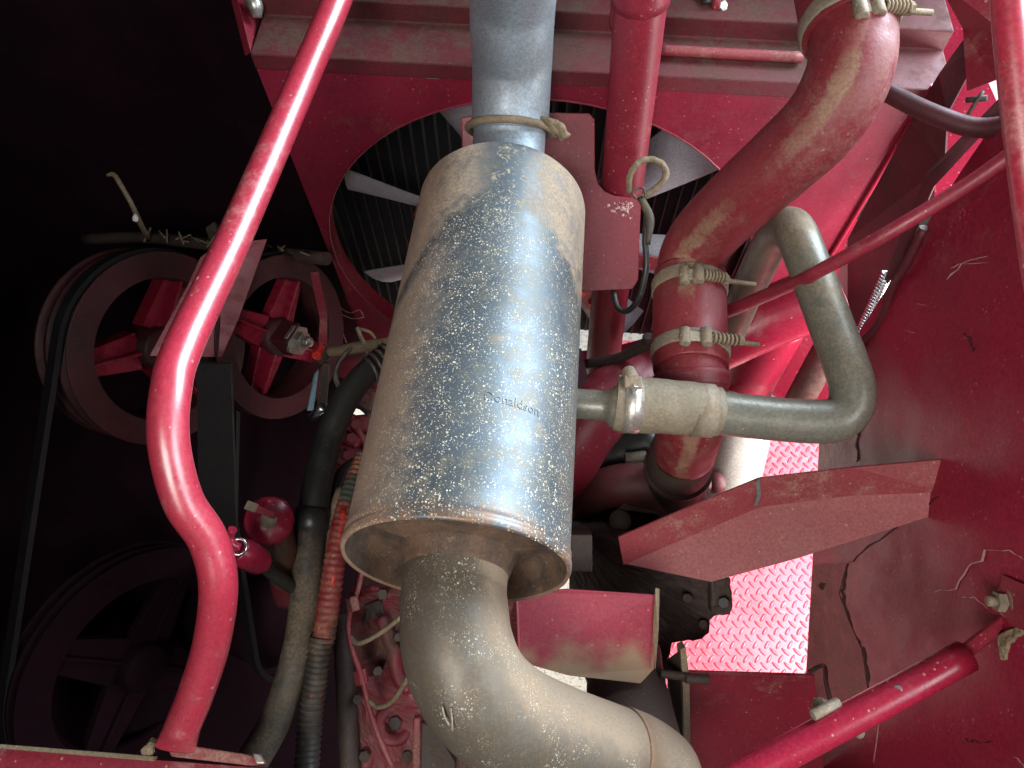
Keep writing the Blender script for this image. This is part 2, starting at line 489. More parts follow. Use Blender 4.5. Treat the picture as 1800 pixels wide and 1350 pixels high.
def sweep(mb, pts, r, n=20, k=8, smooth_path=True, caps=True, shape=None, corr=None):
    """tube along 3D points; r a number or one per control point; corr = (pitch, depth) ribs"""
    ctrl = [V(p) for p in pts]
    rad = r if isinstance(r, (list, tuple)) else [r] * len(ctrl)
    if smooth_path and len(ctrl) > 2:
        pl = catmull(ctrl, k)
        rl = []
        for i in range(len(ctrl) - 1):
            for j in range(k):
                t = j / k
                t = t * t * (3 - 2 * t)
                rl.append(rad[i] * (1 - t) + rad[i + 1] * t)
        rl.append(rad[-1])
    else:
        pl, rl = ctrl, list(rad)
    if corr:
        L = [0]
        for a, b in zip(pl, pl[1:]):
            L.append(L[-1] + (b - a).length)
        m = max(4, int(L[-1] / corr[0]) * 4)
        npl, nrl = [], []
        j = 0
        for i in range(m + 1):
            s_ = L[-1] * i / m
            while j < len(L) - 2 and L[j + 1] < s_:
                j += 1
            t = (s_ - L[j]) / max(L[j + 1] - L[j], 1e-9)
            npl.append(pl[j].lerp(pl[j + 1], t))
            nrl.append((rl[j] * (1 - t) + rl[j + 1] * t) + (corr[1] if i % 4 in (0, 1) else -corr[1]))
        pl, rl = npl, nrl
    fr = frames(pl)
    vs, fs, uvs = [], [], []
    L = 0.0
    Ls = []
    for i, p in enumerate(pl):
        if i:
            L += (p - pl[i - 1]).length
        Ls.append(L)
        t, a, b = fr[i]
        sx, sy = shape(i / (len(pl) - 1)) if shape else (1, 1)
        for q in range(n):
            th = 2 * PI * q / n
            vs.append(p + a * (math.cos(th) * rl[i] * sx) + b * (math.sin(th) * rl[i] * sy))
    for i in range(len(pl) - 1):
        for q in range(n):
            q2 = (q + 1) % n
            fs.append((i * n + q, i * n + q2, (i + 1) * n + q2, (i + 1) * n + q))
            u0 = (q / n + 0.5) % 1.0
            u1 = u0 + 1.0 / n
            uvs.append([(u0, Ls[i]), (u1, Ls[i]), (u1, Ls[i + 1]), (u0, Ls[i + 1])])
    mb.add(vs, fs, uvs, True)
    if caps:
        for base, idx in ((0, 0), ((len(pl) - 1) * n, len(pl) - 1)):
            ring = [vs[base + q] for q in range(n)]
            mb.add(ring, [list(range(n)) if idx else list(range(n))[::-1]])
    return mb


def lathe(mb, A, axis, prof, n=40, e1=None, smooth=True):
    """prof: list of (along, radius); u = .5 at the side e1"""
    a = V(axis).normalized()
    e1 = e1 or -ray(900, 675)
    e1 = (e1 - a * e1.dot(a)).normalized()
    e2 = e1.cross(a)
    if e2.dot(RIGHT) < 0:
        e2 = -e2
    vs, fs, uvs = [], [], []
    for (t, r) in prof:
        for q in range(n):
            th = 2 * PI * q / n
            vs.append(A + a * t + (e1 * math.cos(th) + e2 * math.sin(th)) * r)
    for i in range(len(prof) - 1):
        for q in range(n):
            q2 = (q + 1) % n
            fs.append((i * n + q, i * n + q2, (i + 1) * n + q2, (i + 1) * n + q))
            u0 = (q / n + 0.5) % 1.0
            u1 = u0 + 1.0 / n
            t0, t1 = prof[i][0], prof[i + 1][0]
            uvs.append([(u0, t0), (u1, t0), (u1, t1), (u0, t1)])
    return mb.add(vs, fs, uvs, smooth)


def cyl(mb, A, B, r, n=24, smooth=True):
    L = (B - A).length
    c = min(r * 0.12, L * 0.2)
    return lathe(mb, A, B - A, [(0, 0.0001), (0, r - c), (c, r), (L - c, r), (L, r - c), (L, 0.0001)], n, smooth=smooth)


def plate(mb, pts, th, ndir=None):
    """flat or warped polygon given thickness th away from the camera side"""
    pts = [V(p) for p in pts]
    nrm = V((0, 0, 0))
    for i in range(len(pts)):
        a, b = pts[i], pts[(i + 1) % len(pts)]
        nrm += V(((a.y - b.y) * (a.z + b.z), (a.z - b.z) * (a.x + b.x), (a.x - b.x) * (a.y + b.y)))
    nrm.normalize()
    if ndir is None:
        if nrm.dot(CAM - pts[0]) < 0:
            nrm = -nrm
            pts = pts[::-1]
    back = [p - nrm * th for p in pts]
    m = len(pts)
    tris = tessellate_polygon([pts])
    fs = []
    for t in tris:
        fs.append(list(t))
    fb = [[m + k for k in t][::-1] for t in fs]
    sd = [(i, m + i, m + (i + 1) % m, (i + 1) % m) for i in range(m)]
    return mb.add(pts + back, fs + fb + sd)


def box(mb, C, ax, ay, az, sx, sy, sz):
    C = V(C)
    vs = []
    for k in (-1, 1):
        for j in (-1, 1):
            for i in (-1, 1):
                vs.append(C + ax * (i * sx / 2) + ay * (j * sy / 2) + az * (k * sz / 2))
    return mb.add(vs, [(0, 2, 3, 1), (4, 5, 7, 6), (0, 1, 5, 4), (2, 6, 7, 3), (0, 4, 6, 2), (1, 3, 7, 5)])


ORG = {}


def mesh_from(mb, name, org):
    me = bpy.data.meshes.new(name)
    me.from_pydata([tuple(p - org) for p in mb.v], [], mb.f)
    uvl = me.uv_layers.new(name='UVMap')
    li = 0
    flat = []
    for fuv in mb.uv:
        for c in fuv:
            flat += [c[0], c[1]]
    uvl.data.foreach_set('uv', flat)
    me.polygons.foreach_set('use_smooth', mb.sm)
    bm = bmesh.new()
    bm.from_mesh(me)
    bmesh.ops.remove_doubles(bm, verts=bm.verts, dist=0.00002)
    bmesh.ops.recalc_face_normals(bm, faces=bm.faces)
    bm.to_mesh(me)
    bm.free()
    me.update()
    return me


def thing(name, label, cat, loc, group=None):
    o = bpy.data.objects.new(name, None)
    COL.objects.link(o)
    o.empty_display_size = 0.02
    o.location = loc
    o['label'] = label
    o['category'] = cat
    if group:
        o['group'] = group
    ORG[o.name] = V(loc)
    return o


def part(name, mb, mat, parent, bevel=0.0, label=None):
    org = ORG[parent.name]
    me = mesh_from(mb, name, org)
    me.materials.append(M[mat] if isinstance(mat, str) else mat)
    o = bpy.data.objects.new(name, me)
    COL.objects.link(o)
    o.parent = parent
    ORG[o.name] = org
    if label:
        o['label'] = label
    if bevel:
        bv = o.modifiers.new('bevel', 'BEVEL')
        bv.width = bevel
        bv.segments = 2
        bv.limit_method = 'ANGLE'
        bv.angle_limit = math.radians(40)
    return o


def one(name, mb, mat, label, cat, bevel=0.0, group=None, kind=None):
    c = V((0, 0, 0))
    for p in mb.v:
        c += p
    c /= len(mb.v)
    c.z = min(p.z for p in mb.v)
    me = mesh_from(mb, name, c)
    me.materials.append(M[mat] if isinstance(mat, str) else mat)
    o = bpy.data.objects.new(name, me)
    COL.objects.link(o)
    o.location = c
    ORG[o.name] = c
    if kind:
        o['kind'] = kind
    if label:
        o['label'] = label
    if cat:
        o['category'] = cat
    if group:
        o['group'] = group
    if bevel:
        bv = o.modifiers.new('bevel', 'BEVEL')
        bv.width = bevel
        bv.segments = 2
        bv.limit_method = 'ANGLE'
        bv.angle_limit = math.radians(40)
    return o


def rough_cast(o, levels=3, strength=0.008, size=0.03):
    """lumpy cast surface"""
    for m_ in list(o.modifiers):
        if m_.type == 'BEVEL':
            m_.segments = 2
    sb = o.modifiers.new('divide', 'SUBSURF')
    sb.subdivision_type = 'SIMPLE'
    sb.levels = sb.render_levels = levels
    tx = bpy.data.textures.new('cast_lumps', 'CLOUDS')
    tx.noise_scale = size
    tx.noise_depth = 3
    dm = o.modifiers.new('lumps', 'DISPLACE')
    dm.texture = tx
    dm.texture_coords = 'GLOBAL'
    dm.strength = strength
    dm.mid_level = 0.5
    return o


def pix(lst):
    return [P(*q) for q in lst]


def hexnut(mb, A, axis, r, h):
    lathe(mb, A, axis, [(0, 0.0001), (0, r), (h, r), (h, 0.0001)], 6, smooth=False)


def stud(parent, C, axis, r, mat='zinc', name='bolt'):
    """washer, hex nut and stud end standing on a surface"""
    a = V(axis).normalized()
    m1 = MB()
    lathe(m1, C, a, [(0, .0001), (0, r * 1.5), (r * .25, r * 1.5), (r * .25, .0001)], 24, smooth=False)
    hexnut(m1, C + a * (r * .25), a, r, r * 0.8)
    lathe(m1, C + a * (r * 1.0), a, [(0, .0001), (0, r * .55), (r * .75, r * .55), (r * .85, r * .45), (r * .85, .0001)], 16)
    return part(name, m1, mat, parent)


# ================================================================== SETTING
SP0 = V((-0.421, 1.031, 1.25))             # shroud plane passes through here
mb = MB()
plate(mb, [V((-6, -6, -1.2)), V((6, -6, -1.2)), V((6, 6, -1.2)), V((-6, 6, -1.2))], 0.05)
one('ground', mb, 'ground', None, None, kind='structure')

# red tread plate deck on the right
mb = MB()
dx0, dx1, dy0, dy1 = 0.30, 1.15, 0.02, 1.25
plate(mb, [V((dx0, dy0, 0)), V((dx1, dy0, 0)), V((dx1, dy1, 0)), V((dx0, dy1, 0))], 0.005)
deck = one('deck', mb, 'deck', None, None, kind='structure')
lug = MB()
n = 10
ringv, topv = [], []
for q in range(n):
    th = 2 * PI * q / n
    ringv.append(V((0.0135 * math.cos(th), 0.0048 * math.sin(th), 0)))
    topv.append(V((0.0100 * math.cos(th), 0.0022 * math.sin(th), 0.0030)))
lug.add(ringv + topv, [(q, (q + 1) % n, n + (q + 1) % n, n + q) for q in range(n)] + [[n + q for q in range(n)]], None, True)
lugme = mesh_from(lug, 'tread_lug', V((0, 0, 0)))
lugme.materials.append(M['deck'])
rest = MB()
spots = []
pu, pv = 0.0305, 0.0350
for i in range(int((dx1 - dx0) / pu)):
    for j in range(int((dy1 - dy0) / pv)):
        for k in (0, 1):
            x = dx0 + (i + 0.25 + 0.5 * k) * pu
            y = dy0 + (j + 0.25 + 0.5 * k) * pv
            spots.append((x, y, math.radians(52 if k == 0 else -48)))


def seen(x, y):
    r = V((x, y, 0)) - CAM
    d = r.dot(FWD)
    px, py = 900 + FPX * r.dot(RIGHT) / d, 675 - FPX * r.dot(UP) / d
    return 1180 < px < 1440 and 775 < py < 1200


vis = [s for s in spots if seen(s[0], s[1])]
vis = sorted(vis, key=lambda s: s[1])[:300]
vs_ = set(vis)
dl = ORG[deck.name]
for (x, y, a) in vis:
    o = bpy.data.objects.new('tread_lug', lugme)
    COL.objects.link(o)
    o.parent = deck
    o.location = V((x, y, 0.0)) - dl
    o.rotation_euler = (0, 0, a)
for (x, y, a) in spots:
    if (x, y, a) in vs_:
        continue
    R = Matrix.Rotation(a, 3, 'Z')
    rest.add([R @ p + V((x, y, 0.0)) for p in ringv + topv],
             [(q, (q + 1) % n, n + (q + 1) % n, n + q) for q in range(n)] + [[n + q for q in range(n)]], None, True)
o = part('outer_tread_lugs', rest, 'deck', deck)
o['kind'] = 'stuff'

# left compartment, its shade put into dark grimy paint: back bulkhead, side bulkhead, floor
bk = V((-0.55, 1.32, 0))
mb = MB()
plate(mb, [V((-2.4, 1.45, -0.1)), V((-0.36, 1.30, -0.1)), V((-0.36, 1.30, 1.9)), V((-2.4, 1.45, 1.9))], 0.01)
t = thing('rear_bulkhead', 'grimy bulkhead in shade-darkened wine-red paint behind the belt pulleys', 'bulkhead', V((-1.3, 1.38, -0.1)))
part('panel', mb, 'shade_dark', t)
mb = MB()
plate(mb, [PP(285, -30, V((0, 1.33, 0)), V((0, 1, 0))), PP(430, -30, V((0, 1.33, 0)), V((0, 1, 0))),
           PP(560, 420, V((0, 1.27, 0)), V((0, 1, 0))), PP(520, 420, V((0, 1.27, 0)), V((0, 1, 0)))], 0.012)
part('stiffener', mb, 'shade_dark', t, 0.003)
mb = MB()
plate(mb, [V((-1.35, -0.3, -0.1)), V((-1.50, 1.45, -0.1)), V((-1.50, 1.45, 1.5)), V((-1.35, -0.3, 1.5))], 0.01)
one('side_bulkhead', mb, 'shade_dark', 'grimy side wall in shade-darkened paint closing the belt compartment beside the big pulley', 'bulkhead')
mb = MB()
plate(mb, [V((-1.6, -0.6, -0.08)), V((-0.16, -0.6, -0.08)), V((-0.16, 0.62, -0.08)), V((-0.40, 0.98, -0.08)), V((-0.52, 1.03, -0.08)), V((-0.56, 1.45, -0.08)), V((-1.6, 1.45, -0.08))], 0.01)
one('compartment_floor', mb, 'shade_dark', None, None, kind='structure')

mb = MB()
plate(mb, [V((-1.9, -1.3, 2.28)), V((-0.58, -1.3, 2.24)), V((-0.58, 1.6, 2.24)), V((-1.9, 1.6, 2.28))], 0.004)
one('unseen_shade_sheet', mb, 'red_grime', 'unseen dark red sheet added to shade the belt compartment', 'shade sheet')  # unseen sheet added above camera height to shade the left compartment

# ================================================================== FAN SHROUD, RADIATOR, FAN
SN = -MY
hc = SP0 + MX * 0.476
hc.z = 0.74
HR = 0.45


def sh(px, py, off=0.0):
    return PP(px, py, SP0 + SN * off, SN)


outer = [sh(440, 92), sh(1640, 156), sh(1480, 420), sh(1330, 655), sh(662, 655), sh(608, 520)]
N = 72
hole = [hc + MX * (HR * math.cos(2 * PI * q / N)) + UZ * (HR * math.sin(2 * PI * q / N)) for q in range(N)]
shroud = thing('fan_shroud', 'red sheet metal fan shroud with large round opening in front of the radiator', 'shroud',
               V((hc.x, hc.y, 0.25)))
mb = MB()
tr = tessellate_polygon([outer, hole[::-1]])
allp = outer + hole[::-1]
mb.add(allp, [list(t_) for t_ in tr])
mb.add([p + MY * 0.003 for p in allp], [list(t_) for t_ in tr])
mo = len(outer)
mb.add(outer + [p + MY * 0.05 for p in outer], [(i, (i + 1) % mo, mo + (i + 1) % mo, mo + i) for i in range(mo)])
face = part('face', mb, 'red_shroud', shroud)
mb = MB()
mb.add(hole + [p + MY * 0.045 for p in hole], [(i, (i + 1) % N, N + (i + 1) % N, N + i) for i in range(N)], None, True)
part('throat', mb, 'red_shroud', shroud)
ring = hole + [hole[0], hole[1]]
mb = MB()
sweep(mb, [p - MY * 0.001 for p in ring], 0.0022, 8, smooth_path=False, caps=False)
part('rolled_edge', mb, 'red_shroud', shroud)
mb = MB()
plate(mb, [sh(560, 548, -.06), sh(606, 520, -.06), sh(668, 650, -.06), sh(655, 672, -.06), sh(600, 664, -.06), sh(572, 640, -.06)], 0.004)
part('lower_apron', mb, 'red_shroud', shroud)
# grey primer patch near the top
mb = MB()
plate(mb, [sh(747, 125, .0018), sh(752, 114, .0018), sh(790, 111, .0018), sh(818, 118, .0018), sh(800, 130, .0018),
           sh(770, 139, .0018), sh(748, 138, .0018)], 0.001)
part('bare_patch', mb, 'chip', shroud, label='bare grey primer patch where paint is gone')
# scratch lines
for ln in ([(590, 512), (588, 528), (598, 540), (615, 550), (632, 545), (640, 558)],
           [(598, 552), (620, 560), (638, 558)], [(600, 575), (606, 595), (612, 608)]):
    mb = MB()
    sweep(mb, [sh(x, y, 0.0004) for x, y in ln], 0.0010, 5, 4)
    part('paint_flake', mb, 'peel', shroud)

# header shelf above the shroud
zt = 1.25
TL = outer[0]
TR = outer[1]
prof = [(-0.004, zt - 0.03), (-0.004, zt), (0.088, zt + 0.002), (0.090, zt + 0.036), (0.215, zt + 0.038), (0.215, zt + 0.09),
        (0.60, zt + 0.10), (0.60, zt - 0.02), (0.10, zt - 0.03)]
header = thing('radiator_header', 'dusty stepped red header beam running above the round fan opening', 'beam', V((0.1, 1.1, zt)))
mb = MB()
ta = (TR - TL)
ta = V((ta.x, ta.y, 0))
A0 = V((TL.x, TL.y, 0)) - ta * 0.0
A1 = V((TR.x, TR.y, 0)) + ta * 0.03
m_ = len(prof)
pv_ = [A0 + MY * b + UZ * z for b, z in prof] + [A1 + MY * b + UZ * z for b, z in prof]
mb.add(pv_, [(i, (i + 1) % m_, m_ + (i + 1) % m_, m_ + i) for i in range(m_)] + [list(range(m_))[::-1], [m_ + i for i in range(m_)]])
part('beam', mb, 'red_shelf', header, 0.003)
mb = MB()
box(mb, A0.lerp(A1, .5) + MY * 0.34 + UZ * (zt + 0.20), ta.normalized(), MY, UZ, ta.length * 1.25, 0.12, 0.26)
part('shelf_shade_block', mb, 'red_shelf', header, 0.01)  # unseen block added behind the shelf to keep the front lamp off it
mb = MB()
lr = [sh(1165, 84, 0.0) + MY * 0.04, sh(1280, 92) + MY * .04, sh(1430, 95) + MY * .04]
for p in lr:
    p.z = zt + 0.012
sweep(mb, lr, 0.0085, 12)
one('loose_rod', mb, 'red_dusty', 'thin dusty red rod lying along the header shelf', 'rod')
mb = MB()
cc = P(1245, 4, 1.19)
cyl(mb, cc + UP * 0.03, cc - UP * 0.006, 0.012, 16)
t = thing('sensor_plug', 'small black sensor with red collar above the header shelf', 'sensor', cc - UP * 0.03)
part('body', mb, 'black', t)
mb = MB()
cyl(mb, P(1256, 20, 1.19), P(1262, -12, 1.17), 0.007, 12)
part('collar', mb, 'red', t)
mb = MB()
cyl(mb, P(1264, 12, 1.19), P(1273, 10, 1.18), 0.009, 6, False)
part('nut', mb, 'zinc', t)

# upper left end plate of the header with grey latch
mb = MB()
plate(mb, pix([(413, -20, 1.22), (470, -20, 1.22), (458, 34, 1.25), (441, 92, 1.19)]), 0.02)
t = thing('header_end_plate', 'red end plate with grey latch at the dark-side end of the header beam', 'plate', P(440, 92, 1.21))
part('plate', mb, 'red', t, 0.002)
mb = MB()
sweep(mb, pix([(436, -15, 1.2), (448, 8, 1.2), (452, 30, 1.21)]), [0.012, 0.013, 0.008], 12, 4)
part('latch', mb, 'zinc', t)

# radiator core with upright fins
rc = hc + MY * 0.20
core = thing('radiator', 'black radiator core with upright grey fins seen through the fan opening', 'radiator', V((rc.x, rc.y, 0.1)))
mb = MB()
box(mb, rc + MY * 0.03, MX, MY, UZ, 1.10, 0.05, 1.15)
part('core', mb, 'core', core)
fm = MB()
box(fm, V((0, 0, 0)), MX, MY, UZ, 0.004, 0.014, 1.12)
finme = mesh_from(fm, 'fin', V((0, 0, 0)))
finme.materials.append(M['fin'])
for i in range(40):
    o = bpy.data.objects.new('fin', finme)
    COL.objects.link(o)
    o.parent = core
    o.location = rc + MX * (-0.53 + i * 0.0272) - ORG[core.name]

# fan
fc = hc + MY * 0.085
fan = thing('cooling_fan', 'radiator cooling fan with grey riveted blades on a red spider', 'fan', V((fc.x, fc.y, fc.z - HR)))
mb = MB()
cyl(mb, fc - MY * 0.03, fc + MY * 0.02, 0.085, 32)
part('hub', mb, 'red', fan, 0)
for ang in (45, 115, 161, 207, 257, 304, 351):
    a = math.radians(ang)
    rd = MX * math.cos(a) + UZ * math.sin(a)
    tg = MX * -math.sin(a) + UZ * math.cos(a)
    bl = MB()
    vs, fs = [], []
    K, W = 8, 5
    for side in (0, 1):
        for i in range(K + 1):
            s_ = i / K
            r_ = 0.15 + (HR * 0.955 - 0.15) * s_
            wd = 0.060 + 0.070 * s_
            tw = math.radians(40 - 16 * s_)
            for j in range(W):
                c_ = (j / (W - 1) - 0.5)
                camb = 0.018 * (1 - 4 * c_ * c_)
                edge = 0.02 * (c_ if i == K else 0)
                q = fc + rd * (r_ - edge) + (tg * math.cos(tw) + MY * math.sin(tw)) * (c_ * wd) - MY * (camb + 0.002 * side)
                vs.append(q)
    st_ = (K + 1) * W
    for side in (0, 1):
        for i in range(K):
            for j in range(W - 1):
                b_ = side * st_ + i * W + j
                fs.append((b_, b_ + 1, b_ + W + 1, b_ + W))
    bl.add(vs, fs, None, True)
    ob = part('blade', bl, 'blade', fan)
    blade_ob = ob
    ar = MB()
    box(ar, fc + rd * 0.17 - MY * 0.028, rd, tg, MY, 0.22, 0.045, 0.006)
    part('spider_arm', ar, 'red', fan, 0.002)
    for rr in (0.20, 0.25):
        rv = MB()
        cyl(rv, fc + rd * rr - MY * 0.031, fc + rd * rr - MY * 0.042, 0.009, 6, False)
        part('rivet', rv, 'red_bright', blade_ob)

# ================================================================== MUFFLER
B = P(801, 992, 0.81)
T_ = P(884, 364, 1.12)
AX = (T_ - B).normalized()
LM = (T_ - B).length
RM = 0.1245
M['muffler'] = muffler_mat('speckled_muffler_steel', LM)
M['elbow'] = muffler_mat('dusty_elbow_steel', 0.5, False)
muf = thing('muffler', 'large dusty grey cylindrical muffler with pale flecks and elbow lying over the engine', 'muffler',
            B - UZ * RM)
mb = MB()
prof = [(0.0, RM - 0.003), (-0.002, RM + 0.0005), (0.002, RM + 0.0022), (0.008, RM + 0.0022), (0.010, RM + 0.0002), (0.013, RM + 0.0014), (0.019, RM + 0.0014),
        (0.022, RM)]
for i in range(1, 24):
    prof.append((0.022 + (LM - 0.036) * i / 24, RM))
prof += [(LM - 0.012, RM), (LM - 0.006, RM - 0.001), (LM - 0.001, RM - 0.004), (LM, RM - 0.008), (LM - 0.004, RM - 0.03),
         (LM + 0.002, 0.06), (LM + 0.004, 0.05)]
lathe(mb, B, AX, prof, 96)
shell = part('shell', mb, 'muffler', muf)
ec = (-ray(900, 675))
ec = (ec - AX * ec.dot(AX)).normalized()
mb = MB()
lathe(mb, B, AX, [(0.0, RM - 0.003), (0.010, RM - 0.005), (0.026, RM - 0.006), (0.036, RM - 0.012), (0.038, RM - 0.022), (0.032, 0.085), (0.026, 0.06), (0.024, 0.001)], 72)
part('end_cap', mb, 'rusty', muf, label='rusty recessed end cap')
mb = MB()
EB = B - ec * 0.040
lathe(mb, EB, AX, [(0.004, 0.0596), (0.006, 0.0612), (0.012, 0.0625), (0.020, 0.0655), (0.028, 0.071), (0.034, 0.073)], 48)
part('weld_collar', mb, 'rusty', muf)
mb = MB()
ep = [EB + AX * 0.03, EB - AX * 0.015, P(799, 1078, .818), P(806, 1142, .802), P(838, 1214, .803), P(900, 1268, .822),
      P(985, 1304, .86), P(1090, 1338, .91)]
sweep(mb, ep, [0.0595, 0.0595, 0.060, 0.061, 0.0615, 0.0615, 0.0615, 0.0615], 48, 10)
part('inlet_elbow', mb, 'elbow', muf)
for q in ([(777, 1243), (782, 1262), (790, 1275)], [(792, 1245), (794, 1262), (795, 1285)]):
    mb = MB()
    sweep(mb, [P(x, y, 0.739) for x, y in q], 0.0013, 6, 4)
    part('weld_bead', mb, 'dusty_zinc', muf)
mb = MB()
sweep(mb, [T_ - AX * 0.01, T_ + AX * 0.05, P(894, 262, 1.168), P(897, 215, 1.165)], [0.0565, 0.0565, 0.057, 0.057], 48, 8)
part('outlet_neck', mb, 'exhaust', muf)
# side stub toward the grey tube
tb = 0.46
s0 = B + AX * (LM * tb)
stub_a = P(1000, 708, 0.955)
stub_b = P(1090, 716, 0.945)
mb = MB()
sweep(mb, [stub_a, P(1020, 710, .953), P(1062, 713, .948), P(1078, 715, .946), stub_b], [0.021, 0.0195, 0.0195, 0.027, 0.031], 28, 4)
part('side_stub', mb, 'greypipe', muf)
mb = MB()
sd = (stub_b - stub_a).normalized()
lathe(mb, stub_a + sd * 0.001, sd, [(0, 0.0185), (0.001, 0.034), (0.005, 0.032), (0.008, 0.022)], 28)
part('stub_flange', mb, 'rusty', muf)
# seam along the drum and embossed maker's name
ec = (-ray(900, 675))
ec = (ec - AX * ec.dot(AX)).normalized()
er = ec.cross(AX)
if er.dot(RIGHT) < 0:
    er = -er


def drum(th, along, r):
    return B + AX * along + (ec * math.cos(th) + er * math.sin(th)) * r


fcv = bpy.data.curves.new('emboss', 'FONT')
fcv.body = 'Donaldson'
fcv.size = 0.0165
fcv.extrude = 0.00035
fcv.resolution_u = 2
fo = bpy.data.objects.new('emboss_tmp', fcv)
COL.objects.link(fo)
bpy.context.view_layer.update()
me = fo.evaluated_get(bpy.context.evaluated_depsgraph_get()).to_mesh()
tv = [v_.co.copy() for v_ in me.vertices]
tf = [list(p_.vertices) for p_ in me.polygons]
fo.evaluated_get(bpy.context.evaluated_depsgraph_get()).to_mesh_clear()
bpy.data.objects.remove(fo)
bpy.data.curves.remove(fcv)
mb = MB()
th0 = math.asin(max(-1, min(1, (846 - 826) / 196)))
mb.add([drum(th0 + p_.x * 0.92 / RM, 0.138 + p_.y, RM + 0.0003 + p_.z) for p_ in tv], tf,
       [[(0.53, 0.14)] * len(f_) for f_ in tf])
part('embossed_name', mb, 'muffler', muf)

# exhaust outlet pipe over the shroud
mb = MB()
npt = P(896, 226, 1.168)
pts = [P(896, 229, 1.168), P(898, 180, 1.158), P(900, 110, 1.125), P(900, 50, 1.075), P(902, -10, 1.03), P(908, -90, .95)]
sweep(mb, pts, [0.0605, 0.061, 0.061, 0.061, 0.061, 0.061], 48, 8)
ex = thing('exhaust_pipe', 'smooth blue-grey exhaust pipe rising from the muffler outlet past the header beam', 'pipe', npt)
part('tube', mb, 'exhaust', ex)
# rope ring
rp = thing('rope_tie', 'tan mud-stiff rope tied round the exhaust pipe end with a frayed knot', 'rope', npt)
mb = MB()
ax2 = ((pts[1] - pts[0]).normalized() * 0.8 + AX * 0.2).normalized()
e1 = (ec - ax2 * ec.dot(ax2)).normalized()
e2 = ax2.cross(e1)
c0 = P(896, 229, 1.168)
cirp = [c0 + (e1 * math.cos(2 * PI * q / 40) + e2 * math.sin(2 * PI * q / 40)) * 0.0655 for q in range(42)]
sweep(mb, cirp, 0.0058, 10, smooth_path=False, caps=False)
part('loop', mb, 'tan', rp)
mb = MB()
for kk in range(7):
    b0 = P(952 + kk * 3, 208 + kk * 2, 1.075)
    jit = V((random.uniform(-.006, .006), random.uniform(-.006, .006), random.uniform(-.004, .006)))
    sweep(mb, [b0, P(972 + kk * 2, 214 + 2 * kk, 1.075) + jit, P(984 + kk, 222 + 3 * kk, 1.085) + jit, P(975 + 4 * kk, 236 + kk, 1.09) + jit],
          [0.004, 0.006, 0.006, 0.003], 8, 4)
rough_cast(part('knot', mb, 'tan', rp), 1, 0.006, 0.008)

# ================================================================== BENT HANDRAIL + FRAME RAIL
zr = 1.086
FR0 = V((0, 0, zr))


def fr(px, py, dz=0.0):
    return PP(px, py, V((0, 0, zr + dz)), UZ)


rail = thing('frame_rail', 'red flat frame rail with dusty lip carrying the bent handrail foot', 'rail', fr(200, 1350) - UZ * 0.05)
mb = MB()
plate(mb, [fr(-120, 1306), fr(500, 1352), fr(520, 1500), fr(-120, 1500)], 0.05)
part('top_plate', mb, 'red', rail, 0.002)
mb = MB()
plate(mb, [fr(-120, 1298, .006), fr(0, 1308, .006), fr(270, 1329, .006), fr(268, 1338, .006), fr(0, 1316, .006), fr(-120, 1307, .006)], 0.012)
part('dusty_lip', mb, 'tan', rail, 0.001)
mb = MB()
plate(mb, [fr(245, 1320, .014), fr(262, 1304, .02), fr(272, 1306, .02), fr(268, 1330, .008), fr(250, 1330, .008)], 0.008)
rough_cast(part('mud_clod', mb, 'tan', rail, 0.002), 3, 0.006, 0.01)

hr = thing('bent_handrail', 'glossy red bent handrail tube with white shine and flattened foot', 'handrail', fr(312, 1322))
mb = MB()
hp = [(625, -90, 1.08), (588, 10, 1.045), (498, 220, .97), (402, 440, .88), (322, 610, .795), (300, 690, .765), (297, 780, .755),
      (322, 880, .765), (366, 950, .785), (384, 1030, .80), (372, 1130, .825), (346, 1215, .84), (322, 1275, .848), (308, 1316, .853)]
hpts = [P(*q) for q in hp]


def hshape(s_):
    if s_ < 0.93:
        return (1, 1)
    k_ = (s_ - 0.93) / 0.07
    return (1 - 0.70 * k_, 1 + 0.12 * k_)


sweep(mb, hpts, 0.0203, 32, 12, shape=hshape)
part('tube', mb, 'red_rail', hr)
mb = MB()
plate(mb, [fr(292, 1312, .007), fr(330, 1310, .007), fr(462, 1330, .007), fr(470, 1342, .007), fr(440, 1346, .007), fr(300, 1330, .007)], 0.006)
part('foot', mb, 'red_dusty', hr, 0.002)
mb = MB()
plate(mb, [fr(444, 1324, .013), fr(458, 1326, .013), fr(466, 1342, .013), fr(450, 1342, .013)], 0.006)
part('foot_clip', mb, 'band', hr, 0.001)
mb = MB()
plate(mb, [P(340, 1225, .822), P(350, 1196, .8185), P(356, 1191, .8165), P(355, 1208, .8180), P(344, 1240, .8225)], 0.0015)
part('bare_patch', mb, 'chip', hr, label='bare grey scrape near the foot')

# ================================================================== RED PIPES
def red_tube(name, label, pts, r, mat='red', cat='pipe', n=36):
    t = thing(name, label, cat, min((P(*q) for q in pts), key=lambda p: p.z))
    mb = MB()
    sweep(mb, [P(*q) for q in pts], r, n, 8)
    part('tube', mb, mat, t)
    return t


